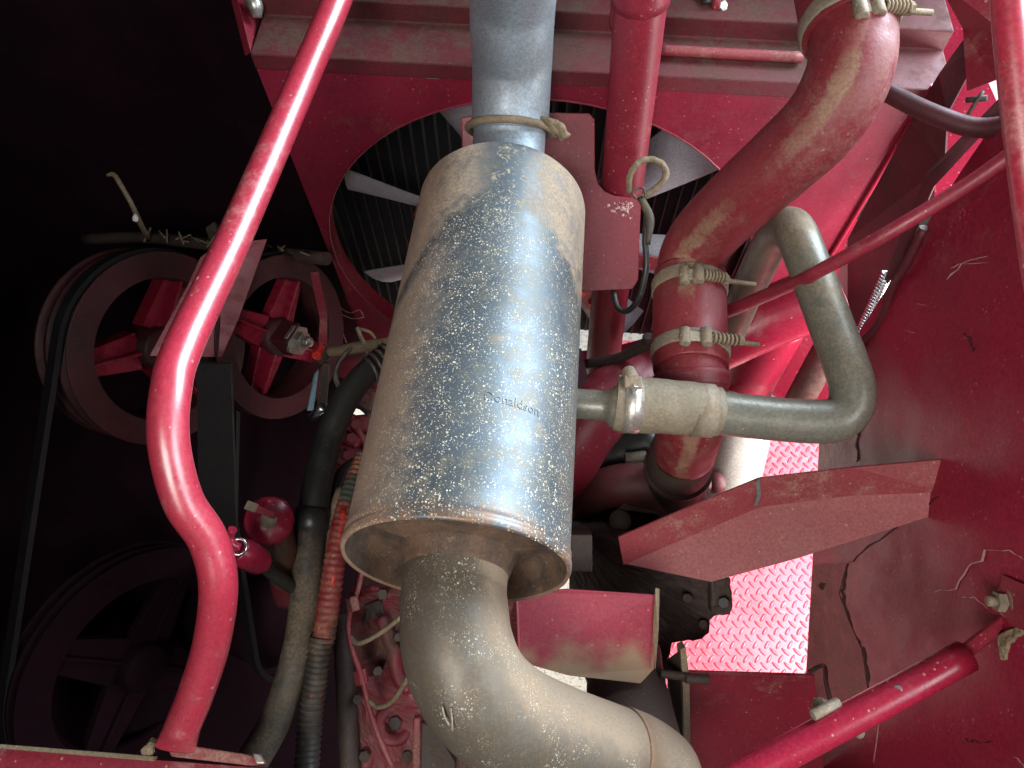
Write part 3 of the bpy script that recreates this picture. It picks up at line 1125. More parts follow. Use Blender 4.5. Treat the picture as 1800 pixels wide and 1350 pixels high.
cp = red_tube('coolant_pipe', 'straight upright red pipe standing in front of the fan behind the bracket plate',
              [(1129, -70, .98), (1126, 0, 1.03), (1110, 170, 1.165), (1093, 330, 1.30), (1080, 450, 1.42), (1067, 565, 1.56), (1057, 660, 1.70)], 0.0372)
mb = MB()
pa = P(1127, -14, 1.02)
pb = P(1126, 4, 1.033)
lathe(mb, pa, pb - pa, [(-.03, 0.0415), (0.0, 0.0415), (0.014, 0.0405), (0.016, 0.037)], 36)
part('socket', mb, 'red', cp)
mb = MB()
sweep(mb, pix([(1088, -40, 1.08), (1086, 10, 1.10), (1083, 45, 1.13)]), 0.011, 12, 4)
part('drain_tube', mb, 'red', cp)

at = thing('air_pipe', 'thick dusty red air pipe bending down from the upper clamp to the hose', 'pipe', P(1212, 500, 1.1))
mb = MB()
sweep(mb, pix([(1489, 28, .902), (1499, 75, .888), (1488, 140, .884), (1445, 215, .906), (1370, 288, .960), (1296, 355, 1.035), (1240, 412, 1.105),
               (1216, 455, 1.132), (1211, 505, 1.126), (1211, 540, 1.112)]), [0.0500, 0.0500, 0.0495, 0.0485, 0.0485, 0.049, 0.0495, 0.0500, 0.050, 0.050], 48, 8)
part('tube', mb, 'red_air', at)
uh = thing('upper_air_hose', 'red painted rubber hose end slipped over the air pipe under the upper clamp', 'hose', P(1488, 30, .90))
mb = MB()
sweep(mb, pix([(1462, -90, .955), (1476, -30, .922), (1490, 40, .898), (1494, 58, .893)]), 0.0545, 40, 8)
part('hose', mb, 'red_air', uh)
mb = MB()
sweep(mb, pix([(1418, -30, .93), (1428, 20, .91), (1446, 88, .905)]), [0.012, 0.013, 0.008], 14, 5)
part('seam', mb, 'red_air', uh)
ah = thing('air_hose', 'short faded red rubber hose joining two pipes between a pair of bolt clamps', 'hose', P(1213, 640, 1.07))
mb = MB()
sweep(mb, pix([(1212, 480, 1.135), (1212, 510, 1.125), (1212, 565, 1.10), (1213, 622, 1.075), (1214, 650, 1.064)]), [0.0535, 0.0545, 0.0545, 0.0545, 0.0535], 44, 8)
part('hose', mb, 'red_air', ah)
tp = thing('turbo_inlet_pipe', 'short dusty red pipe below the hose leading to the turbocharger', 'pipe', P(1204, 790, 1.2))
mb = MB()
sweep(mb, pix([(1213, 630, 1.074), (1216, 668, 1.062), (1218, 705, 1.064), (1213, 750, 1.10), (1202, 795, 1.17)]), [0.050, 0.050, 0.049, 0.0485, 0.0485], 40, 8)
part('tube', mb, 'red_air', tp)
mb = MB()
a_, b_ = P(1215, 655, 1.065), P(1217, 690, 1.06)
lathe(mb, a_, b_ - a_, [(0, 0.050), (0.004, 0.0545), (0.012, 0.0545), (0.016, 0.051), (0.020, 0.0535), (0.025, 0.050)], 40)
part('bead', mb, 'red_air', tp)


def tbolt_clamp(label, c, axis, r, wband, b0, b1, b2, b3, grp):
    """band + two trunnions + bolt with spring; b0..b3 points along the bolt"""
    t = thing('bolt_clamp', label, 'clamp', c - UZ * r)
    a = axis.normalized()
    m1 = MB()
    lathe(m1, c - a * wband / 2, a, [(0, r), (0, r + .0018), (wband * .12, r + .0030), (wband * .88, r + .0030), (wband, r + .0018), (wband, r)], 44)
    rough_cast(part('band', m1, 'dusty_zinc', t, 0), 1, 0.003, 0.012)
    bd = (b3 - b0).normalized()
    for q in (b0, b1):
        m1 = MB()
        cyl(m1, q - a * (wband * .62), q + a * (wband * .62), 0.0078, 16)
        rough_cast(part('trunnion', m1, 'dusty_zinc', t), 1, 0.004, 0.008)
    m1 = MB()
    cyl(m1, b0 - bd * 0.008, b3, 0.0036, 12)
    bo = part('bolt', m1, 'tan', t)
    m1 = MB()
    hexnut(m1, b2 - bd * 0.004, bd, 0.0078, 0.008)
    part('nut', m1, 'dusty_zinc', bo)
    m1 = MB()
    turns = 7
    L = (b2 - b1).length
    e1 = a
    e2 = bd.cross(a).normalized()
    sp = []
    for q in range(turns * 10 + 1):
        th = 2 * PI * q / 10
        sp.append(b1 + bd * (0.006 + (L - 0.008) * q / (turns * 10)) + (e1 * math.cos(th) + e2 * math.sin(th)) * 0.0072)
    sweep(m1, sp, 0.0019, 6, smooth_path=False)
    part('spring', m1, 'tan', bo)
    m1 = MB()
    box(m1, b0.lerp(b1, .5) - bd.cross(a).normalized() * 0.0, bd, a, bd.cross(a).normalized(), (b1 - b0).length, wband * .8, 0.004)
    rough_cast(part('bridge', m1, 'dusty_zinc', t, 0.001), 2, 0.004, 0.008)
    return t


tbolt_clamp('mud-caked bolt clamp round the upper end of the short red hose', P(1212, 508, 1.1255), P(1212, 560, 1.102) - P(1212, 480, 1.135), 0.0540, 0.022,
            P(1203, 484, 1.064), P(1228, 482, 1.064), P(1275, 492, 1.078), P(1328, 500, 1.095), 'a')
tbolt_clamp('mud-caked bolt clamp with long spring round the lower end of the short red hose', P(1213, 620, 1.076), P(1214, 650, 1.064) - P(1212, 565, 1.10), 0.0540, 0.020,
            P(1204, 591, 1.016), P(1242, 592, 1.018), P(1300, 598, 1.034), P(1334, 606, 1.045), 'b')
tbolt_clamp('mud-caked bolt clamp on the upper air hose beside the header beam', P(1491, 44, .897), P(1494, 60, .893) - P(1476, -30, .922), 0.0545, 0.022,
            P(1512, 14, .842), P(1542, 10, .845), P(1598, 15, .856), P(1638, 22, .866), 'c')

# ================================================================== GREY VENT TUBE
sv = thing('rubber_sleeve', 'mud-coated tan rubber sleeve joining the muffler stub to the grey tube', 'sleeve', P(1170, 755, .95))
mb = MB()
sweep(mb, pix([(1082, 708, .946), (1100, 710, .945), (1160, 714, .945), (1215, 718, .947), (1245, 722, .948), (1262, 724, .949)]),
      [0.0355, 0.0365, 0.0350, 0.0345, 0.0330, 0.0315], 40, 6)
rough_cast(part('sleeve', mb, 'sleeve', sv), 1, 0.004, 0.03)
vt = thing('vent_tube', 'bent grey-green vent tube looping up from the rubber sleeve beside the red side panel', 'pipe', P(1460, 770, .95))
mb = MB()
sweep(mb, pix([(1240, 722, .948), (1300, 730, .945), (1380, 738, .94), (1435, 741, .935), (1472, 737, .932), (1494, 716, .933), (1498, 682, .937), (1486, 638, .947), (1464, 580, .967),
               (1438, 510, .99), (1412, 440, 1.015), (1399, 410, 1.03), (1386, 398, 1.06), (1366, 408, 1.12), (1340, 455, 1.2), (1310, 520, 1.3), (1285, 580, 1.4)]),
      0.0280, 36, 8)
part('tube', mb, 'greypipe', vt)
for px_, dd, wd, lab, scw in ((1107, .945, 0.022, 'bright steel worm clamp round the muffler end of the tan rubber sleeve', True),
                              (1234, .9475, 0.026, 'dusty steel worm clamp round the tube end of the tan rubber sleeve', False)):
    c = P(px_, 710 + (px_ - 1100) * 0.083, dd)
    a = (P(1215, 718, .947) - P(1100, 710, .945)).normalized()
    t = thing('worm_clamp', lab, 'clamp', c - UZ * 0.037)
    rr = 0.0363 if scw else 0.0337
    mb = MB()
    lathe(mb, c - a * wd / 2, a, [(0, rr - .002), (0, rr + .0012), (wd, rr + .0008), (wd, rr - .002)], 44)
    part('band', mb, 'band' if scw else 'dusty_zinc', t)
    if scw:
        mb = MB()
        box(mb, P(1112, 672, .918), a, UP, FWD, 0.022, 0.016, 0.012)
        wh = part('worm_housing', mb, 'dusty_zinc', t, 0.002)
        mb = MB()
        cyl(mb, P(1112, 668, .915), P(1104, 652, .93), 0.009, 14)
        part('screw', mb, 'dusty_zinc', wh)
        mb = MB()
        cyl(mb, P(1117, 684, .908), P(1113, 678, .915), 0.0045, 6, False)
        part('screw_head', mb, 'band', wh)

# ================================================================== BRACKET PLATE BEHIND MUFFLER
def bd_(px, py):
    return P(px, py, 1.225 + (py - 200) * 0.00022)


br = thing('bracket_plate', 'red bracket plate with cut-out standing between the muffler and the fan', 'bracket', bd_(1025, 512))
mb = MB()
plate(mb, [bd_(*q) for q in [(811, 206), (900, 196), (1036, 199), (1046, 210), (1046, 300), (1051, 322), (1062, 336), (1080, 344), (1127, 349),
                             (1122, 492), (1112, 508), (1025, 512), (930, 512), (850, 420), (813, 290)]], 0.006)
part('plate', mb, 'red', br, 0.0015)
mb = MB()
for k in range(46):
    x, y = random.gauss(1102, 12), random.gauss(365, 8)
    if y < 353 or x > 1122:
        continue
    cpt = bd_(x, y)
    rr = random.uniform(.001, .004)
    vs = [cpt - FWD * 0.0012 + (RIGHT * math.cos(q) + UP * math.sin(q)) * rr * random.uniform(.5, 1.2) for q in [i * PI / 3 for i in range(6)]]
    mb.add(vs + [cpt - FWD * 0.0026], [(i, (i + 1) % 6, 6) for i in range(6)])
part('flaking_rust', mb, 'peel', br, label='pale flaking rust at the upper corner')
mb = MB()
cyl(mb, bd_(972, 283) - FWD * 0.002, bd_(972, 283) + FWD * 0.001, 0.0045, 14)
part('bolt_hole', mb, 'crack', br)
# support bracket down to engine
mb = MB()
plate(mb, pix([(960, 505, 1.30), (1010, 505, 1.30), (1012, 640, 1.42), (960, 640, 1.42)]), 0.008)
part('support_leg', mb, 'red_grime', br, 0.001)

wl = thing('wire_loop', 'frayed taped black wiring loop tied at the corner of the bracket plate', 'wire', P(1095, 550, 1.27))
mb = MB()
sweep(mb, pix([(1106, 338, 1.225), (1106, 312, 1.21), (1118, 290, 1.20), (1140, 280, 1.20), (1162, 287, 1.20), (1171, 304, 1.205), (1163, 322, 1.21), (1143, 338, 1.218), (1124, 348, 1.222)]),
      0.0055, 10, 6)
rough_cast(part('loop', mb, 'tan', wl), 1, 0.004, 0.01)
mb = MB()
sweep(mb, pix([(1124, 346, 1.215), (1137, 372, 1.22), (1134, 420, 1.225), (1136, 470, 1.23), (1124, 522, 1.25), (1104, 546, 1.27), (1085, 540, 1.29), (1077, 500, 1.31)]), 0.0052, 10, 6)
part('cable', mb, 'black', wl)
mb = MB()
sweep(mb, pix([(1128, 350, 1.21), (1142, 385, 1.212), (1139, 430, 1.215)]), [0.006, 0.008, 0.004], 8, 5)
sweep(mb, pix([(1118, 350, 1.208), (1112, 338, 1.205), (1130, 330, 1.205), (1135, 350, 1.21)]), 0.002, 6, 5)
part('tape_tail', mb, 'dusty_black', wl)

# ================================================================== RIGHT SIDE PANEL AND ITS FITTINGS
PN = -MX
PR0 = P(1430, 990, 1.40)


def sp_(px, py, off=0.0):
    return PP(px, py, PR0 + PN * off, PN)


panel = thing('bay_side_sheet', 'large dented red side panel with cracked peeling paint beside the tread plate', 'panel', sp_(1430, 1190))
mb = MB()
poly = [sp_(1416, 1195), sp_(1428, 990), sp_(1440, 775), sp_(1492, 612), sp_(1560, 505), sp_(1625, 400), sp_(1690, 300), sp_(1755, 205),
        sp_(1850, 150), sp_(1910, 300), sp_(1910, 1500), sp_(1600, 1600), sp_(1452, 1420)]
plate(mb, poly, 0.004)
part('sheet', mb, 'red_panel', panel)


mb = MB()
pb_ = PR0 - MY * ((PR0 - V((0, 0.16, 0))).dot(MY))
q0, q1 = pb_ - MY * 0.95, pb_
plate(mb, [V((q0.x, q0.y, 0.0)), V((q1.x, q1.y, 0.0)), V((q1.x, q1.y, 0.78)), V((q0.x, q0.y, 0.95))], 0.004)
part('hidden_shade_plate', mb, 'red_panel', panel)  # hidden plate added to keep the low lamp off the divider


def ribbon(pts, w, off):
    m1 = MB()
    vs, fs = [], []
    for i, (x, y) in enumerate(pts):
        w_ = w * (0.35 + random.random()) * (0.3 if i in (0, len(pts) - 1) else 1)
        vs += [sp_(x - w_, y - w_ * .3, off), sp_(x + w_, y + w_ * .3, off)]
    for i in range(len(pts) - 1):
        fs.append((2 * i, 2 * i + 1, 2 * i + 3, 2 * i + 2))
    m1.add(vs, fs)
    k_ = len(vs)
    m1.add([v_ - PN * (off - .0004) for v_ in vs], [f_[::-1] for f_ in fs])
    return m1


def jag(pts, k=4, amp=2.0):
    out = []
    for (x0, y0), (x1, y1) in zip(pts, pts[1:]):
        for j in range(k):
            t = j / k
            out.append((x0 + (x1 - x0) * t + random.uniform(-amp, amp), y0 + (y1 - y0) * t + random.uniform(-amp, amp)))
    return out + [pts[-1]]


for ln, w_ in (([(1490, 992), (1478, 1040), (1490, 1085), (1503, 1118), (1516, 1140), (1520, 1170), (1526, 1212)], 2.6),
               ([(1517, 748), (1506, 770), (1505, 812)], 2.0), ([(1694, 582), (1706, 600), (1710, 618)], 1.8),
               ([(1696, 1300), (1715, 1304), (1745, 1302)], 1.6), ([(1490, 990), (1530, 960), (1600, 905), (1650, 872)], 1.2)):
    part('crack', ribbon(jag(ln, 5, 3.2), w_, 0.0010), 'crack', panel)
for ln, w_ in (([(1640, 1040), (1680, 1035), (1700, 995), (1725, 985), (1730, 968), (1775, 968), (1800, 985)], 1.6),
               ([(1690, 1050), (1712, 1050), (1735, 1070)], 1.5), ([(1780, 1330), (1790, 1335), (1800, 1350)], 2),
               ([(1670, 470), (1690, 462), (1735, 450)], 1.5), ([(1665, 490), (1690, 465), (1740, 462)], 1.2),
               ([(1590, 582), (1608, 584)], 1.4), ([(1612, 534), (1628, 536)], 1.2), ([(1545, 1205), (1547, 1240), (1535, 1340)], .9)):
    part('peeling_edge', ribbon(jag(ln, 3, 1.5), w_, 0.0012), 'peel', panel)
mb = MB()
plate(mb, [sp_(1438, 1028, .0012), sp_(1444, 1023, .0012), sp_(1452, 1026, .0012), sp_(1450, 1034, .0012), sp_(1445, 1038, .0012), sp_(1440, 1033, .0012)], 0.0008)
part('bolt_hole', mb, 'crack', panel)
# flange strip left of the crack, its brighter light put into a paler colour
mb = MB()
plate(mb, [sp_(1418, 1192, .0012), sp_(1430, 992, .0012), sp_(1488, 990, .0012), sp_(1474, 1042, .0012), sp_(1490, 1088, .0012), sp_(1514, 1142, .0012), sp_(1524, 1210, .0012),
           sp_(1440, 1330, .0012)], 0.0008)
part('edge_flange', mb, 'red_dusty', panel)
# right pale post
mb = MB()
sweep(mb, pix([(1766, -80, .60), (1776, 60, .60), (1796, 250, .605), (1818, 420, .61), (1840, 560, .62)]), 0.0125, 20, 8)
one('guard_post', mb, 'red_rail', 'slim pale red upright tube standing in front of the side panel', 'post')

# wing bracket
wg = thing('wing_bracket', 'folded pale red wing-shaped sheet bracket reaching out from the side panel', 'bracket', P(1250, 1022, 1.1))
mb = MB()
face_pts = [(1097, 991, 1.125), (1250, 1023, 1.085), (1400, 982, 1.055), (1645, 905, 1.005), (1662, 862, 1.0), (1500, 868, 1.04), (1336, 888, 1.085), (1200, 945, 1.11)]
plate(mb, pix(face_pts), 0.003)
part('top_face', mb, 'red_chalk', wg, 0.001)
mb = MB()
fold = [(1096, 993, 1.1235), (1201, 948, 1.1085), (1337, 891, 1.0835), (1500, 871, 1.0385), (1662, 865, .9985)]
topl = [(1087, 945, 1.095), (1200, 897, 1.08), (1335, 841, 1.055), (1500, 822, 1.015), (1658, 808, .985)]
for i in range(4):
    plate(mb, pix([fold[i], fold[i + 1], topl[i + 1], topl[i]]), 0.003)
part('flange', mb, 'red_dusty', wg, 0.001)
mb = MB()
plate(mb, pix([(1335, 841, 1.053), (1338, 870, 1.066), (1332, 888, 1.079), (1324, 890, 1.078), (1331, 872, 1.066), (1328, 848, 1.055)]), 0.001)
part('torn_notch', mb, 'chip', wg)

# lower brace rod with flattened end
bz = thing('brace_rod', 'red tube brace with flattened end bolted to the side panel', 'rod', P(1310, 1360, .80))
mb = MB()
sweep(mb, pix([(1265, 1388, .795), (1400, 1314, .80), (1560, 1228, .81), (1698, 1153, .82)]), 0.0172, 28, 4)
part('tube', mb, 'red_clean', bz)
mb = MB()
plate(mb, pix([(1690, 1140, .815), (1702, 1160, .82), (1745, 1126, .835), (1790, 1090, .845), (1800, 1070, .845), (1770, 1078, .84)]), 0.005)
part('flattened_end', mb, 'red', bz, 0.001)
mb = MB()
cyl(mb, P(1578, 1212, .7985), P(1578, 1212, .8035), 0.0048, 14)
part('rivet_hole', mb, 'chip', bz)
bt = thing('panel_bolt', 'dusty stud and nut standing out of the side panel above the brace', 'bolt', sp_(1768, 1062))
stud(bt, sp_(1770, 1058), PN - UZ * .1, 0.0115, 'dusty_zinc')
mb = MB()
cpt = sp_(1775, 1060, .001)
plate(mb, [sp_(1762, 1010, .004), sp_(1830, 1040, .004), sp_(1830, 1120, .004), sp_(1775, 1100, .004), sp_(1750, 1060, .004)], 0.004)
part('mount_plate', mb, 'red', bt, 0.001)
mb = MB()
plate(mb, [sp_(1752, 1118, .004), sp_(1790, 1098, .004), sp_(1796, 1112, .004), sp_(1770, 1130, .004), sp_(1764, 1160, .004), sp_(1758, 1160, .004)], 0.005)
rough_cast(part('mud', mb, 'tan', bt, 0.001), 3, 0.008, 0.012)
ct = thing('spring_clip', 'small dusty spring clip with cotter pin on the brace by the dark red plate', 'clip', P(1450, 1260, .82))
mb = MB()
cyl(mb, P(1428, 1258, .80), P(1474, 1234, .81), 0.0058, 12)
part('pin', mb, 'dusty_zinc', ct)
mb = MB()
cyl(mb, P(1438, 1240, .82), P(1458, 1246, .83), 0.009, 12)
part('nut', mb, 'dusty_zinc', ct)
mb = MB()
cyl(mb, P(1500, 1276, .815), P(1512, 1290, .82), 0.0062, 12)
part('pin_end', mb, 'dusty_zinc', ct)
mb = MB()
sweep(mb, pix([(1424, 1180, 1.0), (1448, 1170, .97), (1452, 1200, .90), (1462, 1240, .82)]), 0.0030, 8, 4)
part('wire', mb, 'castiron', ct)

# dark red divider plate and its post, lower right
dv = thing('divider_plate', 'dark red divider plate edged by a dusty post below the tread plate', 'plate', P(1300, 1400, 1.3))
mb = MB()
plate(mb, pix([(1205, 1183, 1.10), (1432, 1190, 1.10), (1446, 1300, 1.22), (1452, 1460, 1.45), (1200, 1460, 1.45)]), 0.006)
part('plate', mb, 'red', dv, 0.001)
mb = MB()
plate(mb, pix([(1196, 1142, 1.06), (1206, 1138, 1.06), (1212, 1190, 1.06), (1216, 1450, 1.10), (1204, 1450, 1.10), (1200, 1200, 1.06)]), 0.02)
part('post_edge', mb, 'tan', dv, 0.001)
mb = MB()
plate(mb, pix([(1172, 1160, 1.10), (1197, 1141, 1.062), (1202, 1200, 1.062), (1206, 1450, 1.102), (1180, 1450, 1.2)]), 0.004)
part('post_side', mb, 'castiron', dv)
mb = MB()
cyl(mb, P(1204, 1192, 1.055), P(1245, 1194, 1.06), 0.007, 12)
part('dowel', mb, 'castiron', dv)

# red heat shield plate under the muffler
hs = thing('heat_shield', 'small red sheet plate with clipped corner and muddy lower edge below the muffler', 'plate', P(1000, 1190, .98))
mb = MB()
plate(mb, pix([(905, 1040, .96), (1000, 1036, .97), (1157, 1046, .99), (1150, 1176, 1.0), (1126, 1202, .995), (1000, 1188, .975), (900, 1160, .96)]), 0.004)
part('plate', mb, 'red_muddy', hs, 0.001)
mb = MB()
plate(mb, pix([(884, 1050, .955), (908, 1044, .95), (912, 1160, .95), (900, 1170, .955), (886, 1120, .96)]), 0.006)
part('side_tab', mb, 'red_dusty', hs, 0.001)
mb = MB()
plate(mb, pix([(1152, 1034, .985), (1158, 1036, .985), (1156, 1110, .985), (1151, 1176, .99), (1148, 1100, .99)]), 0.003)
part('rim', mb, 'tan', hs)

# upper right: gap strips, thin rods, dark bars
rod = thing('control_rod', 'long thin red rod crossing in front of the grey vent tube', 'rod', P(1275, 545, 1.0))
mb = MB()
sweep(mb, pix([(1150, 590, 1.34), (1268, 551, 1.20), (1400, 496, 1.0), (1440, 476, .95), (1560, 410, .88), (1700, 325, .84), (1800, 255, .81), (1850, 220, .8)]), [.012, .0105, .0095, .009, .0088, .0088, .009, .009], 16, 6)
part('rod', mb, 'red', rod)
mb = MB()
sweep(mb, pix([(1030, 640, 1.36), (1090, 628, 1.32), (1140, 604, 1.28), (1160, 592, 1.25)]), [0.009, 0.009, 0.010, 0.011], 12, 5)
part('rod_end', mb, 'castiron', rod)
mb = MB()
cyl(mb, P(1140, 604, 1.27), P(1140, 590, 1.26), 0.011, 12)
part('joint_nut', mb, 'castiron', rod)
mb = MB()
sweep(mb, pix([(1520, 135, 1.0), (1575, 170, .98), (1650, 205, .95), (1720, 225, .93), (1790, 215, .90), (1850, 190, .88)]), 0.0125, 16, 6)
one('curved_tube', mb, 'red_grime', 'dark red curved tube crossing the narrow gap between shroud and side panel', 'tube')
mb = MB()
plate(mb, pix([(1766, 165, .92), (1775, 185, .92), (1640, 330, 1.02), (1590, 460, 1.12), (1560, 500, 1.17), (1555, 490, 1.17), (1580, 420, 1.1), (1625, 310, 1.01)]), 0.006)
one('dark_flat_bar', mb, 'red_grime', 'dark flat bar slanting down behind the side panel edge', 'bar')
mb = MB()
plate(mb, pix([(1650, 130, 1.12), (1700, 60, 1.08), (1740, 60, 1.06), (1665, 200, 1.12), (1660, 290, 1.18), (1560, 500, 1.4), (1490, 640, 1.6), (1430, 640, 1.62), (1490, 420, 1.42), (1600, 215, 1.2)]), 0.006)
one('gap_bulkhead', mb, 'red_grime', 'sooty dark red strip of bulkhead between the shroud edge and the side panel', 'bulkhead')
mb = MB()
plate(mb, pix([(1655, -40, 1.5), (1860, -40, 1.5), (1860, 420, 1.35), (1640, 420, 1.45)]), 0.01)
one('outer_door', mb, 'red_clean', 'bright red outer door skin seen through the gap beside the guard post', 'door')
mb = MB()
plate(mb, pix([(1643, -40, 1.0), (1770, -40, .95), (1768, 60, .95), (1750, 140, .97), (1700, 160, 1.0), (1692, 50, 1.02)]), 0.005)
one('corner_gusset', mb, 'red', 'dark red corner gusset above the lit gap beside the shroud', 'gusset')
mb = MB()
sweep(mb, [sh(1641, 150, .004), sh(1560, 285, .004), sh(1480, 418, .004), sh(1420, 515, .004)], 0.0045, 10, 4)
one('edge_trim', mb, 'red_clean', 'bright red rolled trim strip along the shroud edge at the lit gap', 'trim')
mb = MB()
sweep(mb, pix([(1728, 160, .93), (1700, 205, .94), (1690, 235, .95)]), 0.0025, 8, 4)
sweep(mb, pix([(1698, 176, .945), (1735, 172, .93)]), 0.004, 8, 4)
one('wire_tie', mb, 'castiron', 'rusty twisted wire tie on the curved tube in the lit gap', 'wire')
# rear coil spring by the panel
mb = MB()
hx = []
A_, B_ = P(1560, 478, 1.20), P(1512, 590, 1.30)
dd = (B_ - A_).normalized()
e1 = RIGHT
e2 = dd.cross(e1).normalized()
e1 = e2.cross(dd)
for q in range(22 * 8 + 1):
    th = 2 * PI * q / 8
    hx.append(A_ + (B_ - A_) * (q / (22 * 8)) + (e1 * math.cos(th) + e2 * math.sin(th)) * 0.008)
sweep(mb, hx, 0.0022, 6, smooth_path=False)
one('coil_spring', mb, 'steel', 'shiny thin coil spring stretched beside the side panel edge', 'spring')
mb = MB()
sweep(mb, pix([(1625, 400, 1.05), (1590, 470, 1.1), (1572, 500, 1.14), (1545, 570, 1.20), (1500, 615, 1.26)]), 0.007, 10, 5)
one('release_cable', mb, 'red_grime', 'dark cable running beside the coil spring along the side panel edge', 'cable')

# ================================================================== RIGHT BACKGROUND PIPES
yp = thing('branch_pipe', 'glossy crimson branch pipe behind the vent tube with a downward leg', 'pipe', P(1300, 690, 1.7))
mb = MB()
sweep(mb, pix([(1120, 680, 1.56), (1200, 632, 1.50), (1300, 582, 1.45), (1400, 538, 1.42), (1470, 508, 1.40)]), 0.060, 40, 5)
part('main_tube', mb, 'red_clean', yp)
mb = MB()
sweep(mb, pix([(1372, 560, 1.52), (1340, 620, 1.60), (1305, 685, 1.70)]), [0.058, 0.060, 0.061], 36, 5)
part('leg', mb, 'red_clean', yp)
mb = MB()
a_, b_ = P(1340, 620, 1.60), P(1305, 685, 1.70)
ax_ = (b_ - a_).normalized()
lathe(mb, b_ - ax_ * 0.006, ax_, [(0, .060), (0, .064), (.010, .065), (.012, .058)], 36)
g_ = part('gasket', mb, 'black', yp)
mb = MB()
lathe(mb, b_ + ax_ * 0.008, ax_, [(0, .05), (0, .066), (.02, .067), (.05, .06), (.1, .058)], 36)
part('steel_spigot', mb, 'steel', yp)
mb = MB()
sweep(mb, pix([(1478, 575, 1.5), (1440, 640, 1.55), (1385, 740, 1.65)]), 0.030, 20, 5)
one('brown_tube', mb, 'turbo', 'glossy brown tube slanting behind the vent tube by the side panel', 'tube')
mb = MB()
plate(mb, pix([(1340, 400, 1.75), (1560, 380, 1.6), (1560, 700, 1.75), (1330, 720, 1.95)]), 0.01)
one('inner_wall', mb, 'red_clean', 'bright red inner wall lit from outside behind the branch pipe', 'wall')
mb = MB()
cyl(mb, P(1318, 690, 1.66), P(1268, 905, 1.72), 0.067, 40)
M['pale_metal'] = worn('pale_dusty_metal', (0.50, 0.44, 0.39), dust=0.2, rough=0.36, metal=0.25, dustcol=(0.42, 0.32, 0.25))
cl = thing('steel_canister', 'shiny bare metal canister glowing with daylight beside the tread plate', 'canister', P(1268, 905, 1.72))
part('body', mb, 'pale_metal', cl)
mb = MB()
lathe(mb, P(1248, 850, 1.62), RIGHT, [(0, .012), (0, .022), (.02, .024), (.03, .018)], 24)
part('side_port', mb, 'turbo', cl)

# ================================================================== TURBOCHARGER AND DARK MANIFOLD
tu = thing('turbocharger', 'sooty brownish red turbocharger housing with round scroll beside the muffler', 'turbocharger', P(1110, 960, 1.5))
c = P(1112, 900, 1.42)
ta_ = (-ray(1112, 900).normalized() * 0.62 - UP * 0.78).normalized()
e1 = RIGHT - ta_ * RIGHT.dot(ta_)
e1.normalize()
e2 = ta_.cross(e1)
mb = MB()
ringp = [c + (e1 * math.cos(2 * PI * q / 40) + e2 * math.sin(2 * PI * q / 40)) * 0.092 for q in range(42)]
sweep(mb, ringp, [0.030 + 0.014 * (1 + math.sin(2 * PI * q / 40 + .8)) / 2 for q in range(42)], 20, smooth_path=False, caps=False)
part('scroll', mb, 'turbo', tu)
mb = MB()
lathe(mb, c - ta_ * 0.06, ta_, [(0, .001), (0, .075), (.045, .072), (.055, .078), (.065, .078)], 40)
part('bore', mb, 'belt', tu)
mb = MB()
sweep(mb, pix([(1208, 772, 1.135), (1196, 808, 1.21), (1190, 832, 1.28), (1194, 860, 1.34), (1200, 900, 1.42)]), [0.0485, 0.053, 0.053, 0.048, 0.044], 36, 6)
part('inlet_elbow', mb, 'castiron', tu)
mb = MB()
a_, b_ = P(1193, 818, 1.24), P(1190, 840, 1.30)
lathe(mb, a_, b_ - a_, [(0, .053), (.006, .058), (.018, .058), (.024, .050)], 36)
part('elbow_ring', mb, 'castiron', tu)
mb = MB()
plate(mb, pix([(1078, 902, 1.33), (1100, 882, 1.33), (1165, 884, 1.34), (1178, 894, 1.34), (1174, 906, 1.34), (1105, 898, 1.33), (1098, 930, 1.33), (1078, 924, 1.33)]), 0.012)
part('actuator_lever', mb, 'castiron', tu, 0.003)
mb = MB()
cyl(mb, P(1090, 915, 1.32), P(1092, 920, 1.40), 0.02, 20)
part('pivot', mb, 'castiron', tu)

bh = thing('black_coupling', 'dark rubber coupling with small tube between sleeve and turbocharger', 'coupling', P(1090, 830, 1.45))
mb = MB()
sweep(mb, pix([(1030, 815, 1.48), (1080, 800, 1.45), (1160, 770, 1.42)]), 0.044, 28, 4)
part('coupling', mb, 'black', bh)
mb = MB()
cyl(mb, P(1098, 806, 1.36), P(1136, 802, 1.36), 0.011, 14)
part('small_tube', mb, 'dusty_black', bh)

rm = thing('red_manifold', 'deep red curved manifold casting tucked behind the muffler side stub', 'manifold', P(1000, 800, 1.4))
mb = MB()
sweep(mb, pix([(960, 880, 1.45), (1000, 800, 1.36), (1040, 735, 1.34), (1100, 680, 1.36), (1175, 640, 1.42)]), [0.055, 0.060, 0.062, 0.060, 0.055], 32, 6)
part('casting', mb, 'red', rm)
mb = MB()
plate(mb, pix([(1000, 620, 1.30), (1022, 612, 1.31), (1040, 690, 1.33), (1012, 690, 1.30)]), 0.01)
part('rib', mb, 'red_grime', rm, 0.001)

